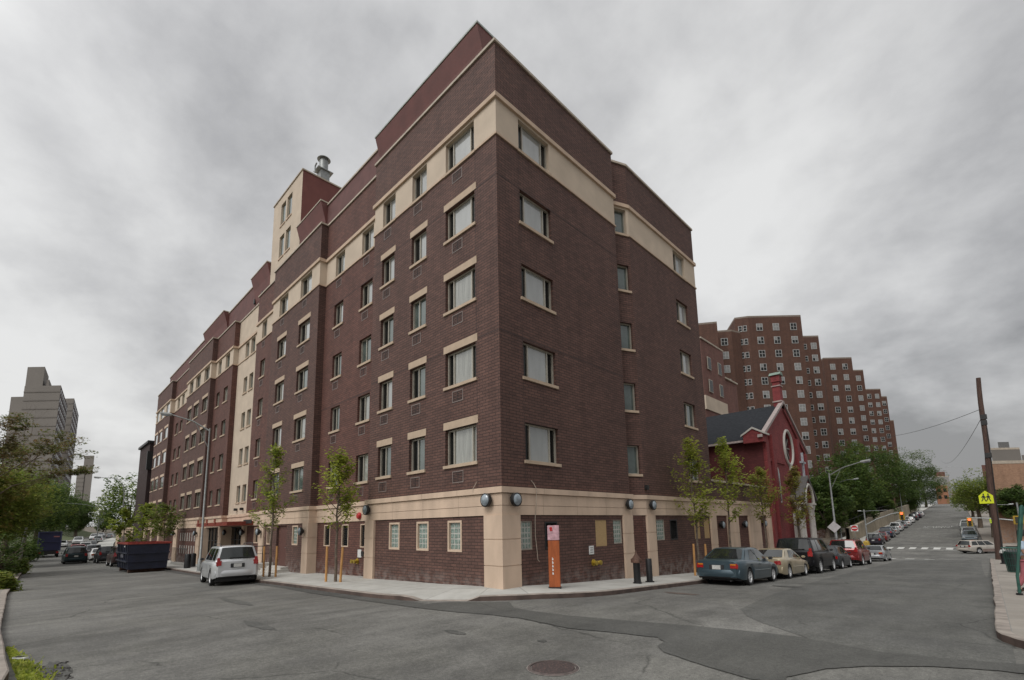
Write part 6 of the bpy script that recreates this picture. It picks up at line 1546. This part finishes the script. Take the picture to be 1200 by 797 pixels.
# bronze leaved branchy tree and a bare one at the left edge
def branch_tree(label, base, H, seed, leaves, spread, per=20, size=.12, name='tree', dirbias=(0, 0), lev=3):
    rnd = random.Random(seed); t = thing(name, label, 'tree', base, 0, 'branchy trees at the left edge'); tr = MB(); cl = []
    def grow(p, d, ln, r, l):
        q = p+d*ln*.5+Vector((rnd.uniform(-.1, .1), rnd.uniform(-.1, .1), rnd.uniform(-.05, .1)))*ln; e = p+d*ln
        r = r*.55 if l else r*.8; tr.tube([p, q, e], [r, r*.8, r*.6], 6 if l else 8, cap=False)
        if l >= lev:
            cl.append((e.x, e.y, e.z, ln*.45)); cl.append((q.x, q.y, q.z, ln*.3)); return
        for _ in range(3 if l else 5):
            f = rnd.uniform(.45, 1); nd = (d+Vector((rnd.uniform(-1, 1)+dirbias[0], rnd.uniform(-1, 1)+dirbias[1], rnd.uniform(-.35, .55)))*spread).normalized(); grow(p.lerp(e, f), nd, ln*rnd.uniform(.5, .75), r*.55, l+1)
    grow(Vector((0, 0, -.2)), Vector((dirbias[0]*.15, dirbias[1]*.15, 1)).normalized(), H*.5, H*.016, 0)
    tr.build('trunk', [BARK], t)
    if leaves: mb = MB(); leaf_cloud(mb, cl, per, size, rnd, .7, len(leaves), .5); mb.build('crown', leaves, t)
    return t
b0 = at(-22, 640, 30); branch_tree('bronze leaved branchy tree reaching over the left edge before the concrete towers', (b0.x, b0.y, b0.z), 9.2, 5, BRONZE, .85, 56, .10, dirbias=(.28, .28))
b0 = at(-14, 640, 33); branch_tree('second bronze leaved tree, lower and cut by the left edge', (b0.x, b0.y, b0.z), 8.8, 9, BRONZE[:3]+OLIVE[:1], .8, 40, .10, dirbias=(.25, .3))
b0 = at(4, 640, 62); branch_tree('bare leafless tree rising at the left edge of the sky', (b0.x, b0.y, b0.z), 21, 11, None, .5, lev=4)
t = thing('pale_post', 'pale leaning post among the bushes at the left kerb', 'post', tuple(at(22, 664, 47.5)))
mb = MB(); mb.tube([(0, 0, -.3), (.05, .06, 1.6), (.2, .2, 3.9)], [.13, .12, .10], 8); mb.build('post', [mat('pale_post_paint', (.34, .33, .31), .7, .1, 4)], t)
# round trees past the corner building
c = at(153, 592, 95); tree('round dark green tree past the far end of the corner building', c, 6.3, 6.6, 90, DEEP[:2]+MID[:2], 70, 80, .3, clump=.3)
c = at(122, 612, 230); tree('small round dark tree at the vanishing point of the left street', c, 4.6, 4.6, 91, DEEP, 40, 60, .45)
# dark park trees above the retaining wall
PT = [((985, 568), 85, 6.2, 6.4, 'dark park tree nearest the church, in front of the brick towers'), ((1012, 552), 105, 7.4, 7.4, 'tall dark park tree above the curved street lamp'), ((1040, 560), 128, 7.4, 7.6, 'dark park tree in the middle of the row above the retaining wall'),
      ((1066, 556), 160, 8.6, 8.6, 'high rounded dark park tree right of the middle'), ((1082, 570), 195, 7.6, 8.0, 'dark park tree at the right end of the row'), ((965, 588), 70, 3.8, 4.8, 'small dark park tree beside the church porch'), ((1030, 588), 118, 4.4, 3.8, 'low dark park tree just above the wall railing'), ((1000, 596), 92, 3.8, 3.2, 'low dark park tree behind the curved street lamp'), ((1060, 584), 150, 5.4, 4.6, 'low dark park tree above the top of the retaining wall')]
for k, ((px, py), d, rad, hz, lb) in enumerate(PT):
    c = at(px, py, d); tree(lb, c, rad, hz, 110+k, DEEP if k % 3 else DEEP[:2]+[DEEP[2], MID[2]], 80, 150, .24, group='park trees above the retaining wall', clump=.28, zg=min(hgt(0, c.y)+2, c.z-hz*1.05))
RT = [((1157, 576), 69, 4.2, 3.2, MID, 'mid green street tree behind the school crossing sign'), ((1143, 580), 86, 4.2, 3.6, MID[:2]+DEEP[:2], 'green street tree left of the crossing sign above the parked cars'), ((1178, 572), 66, 2.6, 2.4, MID, 'green street tree right of the utility pole'), ((1186, 588), 60, 2.0, 2.2, DEEP, 'dark street tree near the pedestrian signal'), ((1137, 586), 115, 3.8, 3.6, MID, 'small far street tree at the right kerb of the hill')]
for k, ((px, py), d, rad, hz, lv, lb) in enumerate(RT):
    c = at(px, py, d); tree(lb, c, rad, hz, 140+k, lv, 60, 120, .16, group='street trees beyond the junction', clump=.3)
# weeds and rubble by the near left kerb
mb = MB(); rnd = random.Random(12)
for _ in range(1500):
    f = rnd.random(); x = -2.6+3.9*f+rnd.uniform(-.15, .15); y = -10.0+.09*(x+2.6)*.6+(.05+.20*f)*abs(rnd.gauss(0, .6)); z = hgt(x, y); h = rnd.uniform(.02, .07)*(1.1 if f > .4 else .7); a = rnd.uniform(0, 6.28); d = Vector((math.cos(a), math.sin(a), 0)); s = rnd.uniform(.008, .018)
    w = Vector((-d.y, d.x, 0))*s; p = Vector((x, y, z)); q = p+d*h*.5+Vector((0, 0, h)); mb.face([p-w, p+w, q+w*.8+d*.01, q-w*.8], rnd.randrange(4))
tag(mb.build('weeds', SPRING), kind='stuff')
mb = MB()
for _ in range(9000):
    x = rnd.uniform(-34, 1.5); t_ = rnd.random()**2; y = -10.9-(.3 if x < -30 else 0)-t_*5; b_ = bank(x, clamp((-11-y)/9, 0, 1)); z = b_[2]; h = rnd.uniform(.08, .32); a = rnd.uniform(0, 6.28); d = Vector((math.cos(a), math.sin(a), 0)); s = rnd.uniform(.012, .03)
    w = Vector((-d.y, d.x, 0))*s; p = Vector((x, y, z-.02)); q = p+d*h*.5+Vector((0, 0, h)); mb.face([p-w, p+w, q+w*.6, q-w*.6], rnd.randrange(4))
tag(mb.build('tall_grass', MID[:2]+SPRING[:2]), kind='stuff')
mb = MB(); 
for _ in range(90):
    x, y = rnd.uniform(-.2, 1.1), rnd.uniform(-9.75, -9.3); s = rnd.uniform(.008, .028); M = Matrix.Translation((x, y, hgt(x, y)+s*.4)) @ Matrix.Rotation(rnd.uniform(0, 3), 4, 'Z') @ Matrix.Rotation(rnd.uniform(0, 3), 4, 'X'); mb.box(-s, -s*.8, -s*.5, s, s*.8, s*.5, 0, M)
tag(mb.build('rubble', [mat('broken_asphalt', (.085, .08, .075), .9, .3, 8)]), kind='stuff')
blob('road_stain', .35, -9.45, .8, .16, ASPHD, seed=21)
tag((lambda m_: (m_.face([(-.12, -.03, .02), (.02, -.05, .06), (.14, .03, .05), (.0, .06, .03)]), m_.box(-.12, -.03, .0, .12, .03, .025), m_.build('paper_scrap', [WHITE], None, (-.85, -9.82, -.13), (0, 0, .6)))[2])(MB()), 'white scrap of paper lying in the weeds by the left kerb', 'litter')

# ------------------------------------------------------------------ pedestrian at the right edge
def person(label, loc, rz, shirt, trouser, hairc):
    t = thing('person', label, 'person', loc, rz)
    def skinned(name, J, E, mats_, parent, sub=1):
        me = bpy.data.meshes.new(name); me.from_pydata([j[0] for j in J], E, []); o = bpy.data.objects.new(name, me); COL.objects.link(o)
        sk = o.modifiers.new('s', 'SKIN'); o.modifiers.new('d', 'SUBSURF').levels = sub
        for i, j in enumerate(J): v = me.skin_vertices[0].data[i]; r = j[1]; v.radius = r if isinstance(r, tuple) else (r, r); v.use_root = i == 0
        dg = bpy.context.evaluated_depsgraph_get(); dg.update(); m2 = bpy.data.meshes.new_from_object(o.evaluated_get(dg)); o.modifiers.clear(); o.data = m2
        m2.materials.clear()
        for m_ in mats_: m2.materials.append(m_)
        for p in m2.polygons: p.use_smooth = True
        o.parent = parent; return o
    SK = mat('skin', (.30, .17, .11), .55, .05, 6)
    J = [((0, 0, .94), (.13, .10)), ((0, 0, 1.12), (.125, .09)), ((0, .0, 1.32), (.15, .10)), ((0, .01, 1.43), (.07, .06)), ((0, .0, 1.50), (.048, .05)), ((0, -.02, 1.575), (.068, .082)), ((0, -.015, 1.66), (.07, .09)),
         ((.10, 0, .86), .085), ((.115, -.10, .50), .058), ((.12, .02, .10), .04), ((.125, -.12, .035), (.04, .03)), ((-.10, 0, .86), .085), ((-.11, .06, .50), .058), ((-.115, .22, .13), .04), ((-.12, .11, .05), (.04, .03)),
         ((.185, .0, 1.38), .055), ((.235, .04, 1.12), .042), ((.225, -.09, .89), .03), ((.22, -.13, .82), (.022, .036)), ((-.185, 0, 1.38), .055), ((-.235, -.05, 1.12), .042), ((-.225, -.19, .92), .03), ((-.22, -.24, .86), (.022, .036))]
    E = [(0, 1), (1, 2), (2, 3), (3, 4), (4, 5), (5, 6), (0, 7), (7, 8), (8, 9), (9, 10), (0, 11), (11, 12), (12, 13), (13, 14), (2, 15), (15, 16), (16, 17), (17, 18), (2, 19), (19, 20), (20, 21), (21, 22)]
    body = skinned('body', J, E, [SK], t, 2)
    for s, hx, hy, hz in ((1, .22, -.13, .82), (-1, -.22, -.24, .86)):
        for k in range(4):
            o_ = Vector((hx+s*.004, hy-.03+k*.02, hz-.03)); ln = (.075, .085, .08, .062)[k]
            skinned('finger', [(tuple(o_), .0095), (tuple(o_+Vector((0, -.008, -ln*.5))), .0085), (tuple(o_+Vector((-s*.018, -.004, -ln))), .007)], [(0, 1), (1, 2)], [SK], body)
        o_ = Vector((hx, hy-.035, hz)); skinned('thumb', [(tuple(o_), .011), (tuple(o_+Vector((-s*.012, -.025, -.03))), .0095), (tuple(o_+Vector((-s*.02, -.03, -.058))), .008)], [(0, 1), (1, 2)], [SK], body)
    mb = MB(); mb.lathe([(0, .12), (.05, .112), (.085, .07), (.098, 0), (.095, -.05), (.08, -.09)], 16, 0, Matrix.Translation((0, .012, 1.665))); mb.build('hair', [mat('hair_'+hairc[0], hairc[1], .6, .2, 30)], t)
    mb = MB(); mb.lathe([(0, 0), (.018, .012), (.0, .045)], 8, 0, Matrix.Translation((0, -.105, 1.60)))
    for s in (-1, 1): mb.lathe([(0, -.02), (.018, 0), (0, .03)], 8, 0, Matrix.Translation((s*.075, .0, 1.61)))
    mb.build('face_features', [SK], t)
    mb = MB()
    for s in (-1, 1): mb.lathe([(0, -.01), (.011, 0), (0, .01)], 8, 0, Matrix.Translation((s*.028, -.097, 1.635)))
    mb.box(-.022, -.1, 1.562, .022, -.094, 1.57); mb.build('eyes_and_mouth', [mat('face_dark', (.07, .03, .025), .5)], t)
    sj = [((0, 0, .90), (.155, .125)), ((0, 0, 1.12), (.148, .112)), ((0, 0, 1.32), (.168, .118)), ((0, .005, 1.44), (.075, .07)), ((.185, 0, 1.385), .072), ((.225, .03, 1.18), .062), ((-.185, 0, 1.385), .072), ((-.225, -.035, 1.18), .062)]
    skinned('shirt', sj, [(0, 1), (1, 2), (2, 3), (2, 4), (4, 5), (2, 6), (6, 7)], [mat('shirt_'+shirt[0], shirt[1], .85, .06, 9)], t, 2)
    tj = [((0, 0, .92), (.145, .115)), ((.10, 0, .84), .105), ((.115, -.10, .50), .078), ((.12, .015, .13), .06), ((-.10, 0, .84), .105), ((-.11, .06, .50), .078), ((-.115, .215, .16), .06)]
    skinned('trousers', tj, [(0, 1), (1, 2), (2, 3), (0, 4), (4, 5), (5, 6)], [mat('trouser_'+trouser[0], trouser[1], .85, .08, 9)], t, 2)
    for x, y, z, rx in ((.122, -.06, .05, 0), (-.118, .165, .075, -25)):
        M = Matrix.Translation((x, y, z)) @ Matrix.Rotation(R_(rx), 4, 'X'); mb = MB(); mb.box(-.048, -.15, -.05, .048, .11, .04, 0, M, .03); mb.build('shoe', [BLACK], t)
    return t
person('pedestrian in a pale blue shirt and rose coloured trousers walking at the right edge', (10.93, 10.2, side_z(11.2, 10.05)+.0), R_(70), ('pale_blue', (.38, .47, .56)), ('rose', (.42, .13, .15)), ('dark', (.018, .012, .01)))
SKYSEED, SKY_STR, SUN_E, EXPO, UNSEEN_SKY_GAIN = 3.7, 1.0, 1.1, 0.40, 1.0
# ------------------------------------------------------------------ sky and light
SUN_EL, SUN_AZ = R_(50), R_(172)          # azimuth measured clockwise from +Y
w = bpy.data.worlds.new('World'); scene.world = w; w.use_nodes = True
nt = w.node_tree; N, L = nt.nodes, nt.links; N.clear()
out = N.new('ShaderNodeOutputWorld')
sky = N.new('ShaderNodeTexSky'); sky.sky_type = 'NISHITA'; sky.sun_disc = False; sky.sun_elevation = SUN_EL; sky.sun_rotation = SUN_AZ; sky.air_density = 1.5; sky.dust_density = 4
bg1 = N.new('ShaderNodeBackground'); bg1.inputs['Strength'].default_value = .08; L.new(sky.outputs[0], bg1.inputs['Color'])
tc = N.new('ShaderNodeTexCoord'); sp = N.new('ShaderNodeSeparateXYZ'); L.new(tc.outputs['Generated'], sp.inputs[0])
def mth(op, a, b=None, c=None):
    n = N.new('ShaderNodeMath'); n.operation = op
    for i, v in enumerate((a, b, c)):
        if v is None: continue
        if isinstance(v, (int, float)): n.inputs[i].default_value = v
        else: L.new(v, n.inputs[i])
    return n.outputs[0]
zz = mth('MAXIMUM', sp.outputs[2], .0); den = mth('ADD', zz, .42)
cx, cy = mth('DIVIDE', sp.outputs[0], den), mth('DIVIDE', sp.outputs[1], den)
cv = N.new('ShaderNodeCombineXYZ'); L.new(cx, cv.inputs[0]); L.new(cy, cv.inputs[1]); cv.inputs[2].default_value = SKYSEED
def noi(s, d, r, dist=0):
    n = N.new('ShaderNodeTexNoise'); n.inputs['Scale'].default_value = s; n.inputs['Detail'].default_value = d; n.inputs['Roughness'].default_value = r; n.inputs['Distortion'].default_value = dist; L.new(cv.outputs[0], n.inputs['Vector']); return n.outputs[0]
n1, n2, n3 = noi(1.05, 5, .5, .5), noi(2.9, 6, .52, .25), noi(9.0, 6, .6, .1)
cl = mth('ADD', mth('ADD', mth('MULTIPLY', n1, .60), mth('MULTIPLY', n2, .29)), mth('MULTIPLY', n3, .11))
# cloud a little thinner overhead and on the left, thick and dark low down on the right
side = mth('ADD', mth('MULTIPLY', sp.outputs[0], -.74), mth('MULTIPLY', sp.outputs[1], -.50))
base = mth('ADD', mth('MULTIPLY', cl, 3.9), mth('MULTIPLY', side, .32))
base = mth('ADD', base, mth('MULTIPLY', zz, .52))
rp = N.new('ShaderNodeValToRGB'); L.new(mth('ADD', base, -1.63), rp.inputs[0])
E_ = rp.color_ramp.elements
E_[0].position = .05; E_[0].color = (.225, .225, .23, 1); E_[1].position = 1.0; E_[1].color = (.62, .62, .615, 1)
for p, c in ((.30, (.33, .33, .335)), (.55, (.45, .45, .452)), (.80, (.565, .565, .562))):
    e = E_.new(p); e.color = (*c, 1)
# gain added to the unseen sky behind the viewer, to brighten the scene
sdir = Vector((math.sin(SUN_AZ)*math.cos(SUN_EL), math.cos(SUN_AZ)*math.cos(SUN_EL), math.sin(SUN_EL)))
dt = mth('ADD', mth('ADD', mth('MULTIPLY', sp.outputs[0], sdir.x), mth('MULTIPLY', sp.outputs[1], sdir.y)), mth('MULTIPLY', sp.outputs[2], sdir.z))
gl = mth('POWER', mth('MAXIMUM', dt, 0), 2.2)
gain = mth('ADD', mth('MULTIPLY', gl, UNSEEN_SKY_GAIN), 1)
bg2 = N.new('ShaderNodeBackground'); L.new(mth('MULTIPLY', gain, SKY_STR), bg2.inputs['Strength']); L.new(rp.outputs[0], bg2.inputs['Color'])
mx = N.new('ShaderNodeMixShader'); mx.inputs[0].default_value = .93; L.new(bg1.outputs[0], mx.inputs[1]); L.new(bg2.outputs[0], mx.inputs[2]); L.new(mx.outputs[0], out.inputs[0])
sd = bpy.data.lights.new('sun', 'SUN'); sd.energy = SUN_E; sd.angle = R_(28); sd.color = (1, .985, .96)
so = bpy.data.objects.new('sun', sd); COL.objects.link(so)
dv = Vector((math.sin(SUN_AZ)*math.cos(SUN_EL), math.cos(SUN_AZ)*math.cos(SUN_EL), math.sin(SUN_EL)))
so.rotation_euler = (-dv).to_track_quat('-Z', 'Y').to_euler(); so.location = (0, -30, 60)
vs = scene.view_settings; vs.view_transform = 'Standard'; vs.look = 'None'; vs.exposure = EXPO; vs.gamma = 1; vs.use_curve_mapping = False
scene.render.engine = 'CYCLES'; scene.cycles.use_denoising = True; scene.cycles.max_bounces = 6; scene.cycles.diffuse_bounces = 3; scene.cycles.glossy_bounces = 3
bpy.context.view_layer.update()
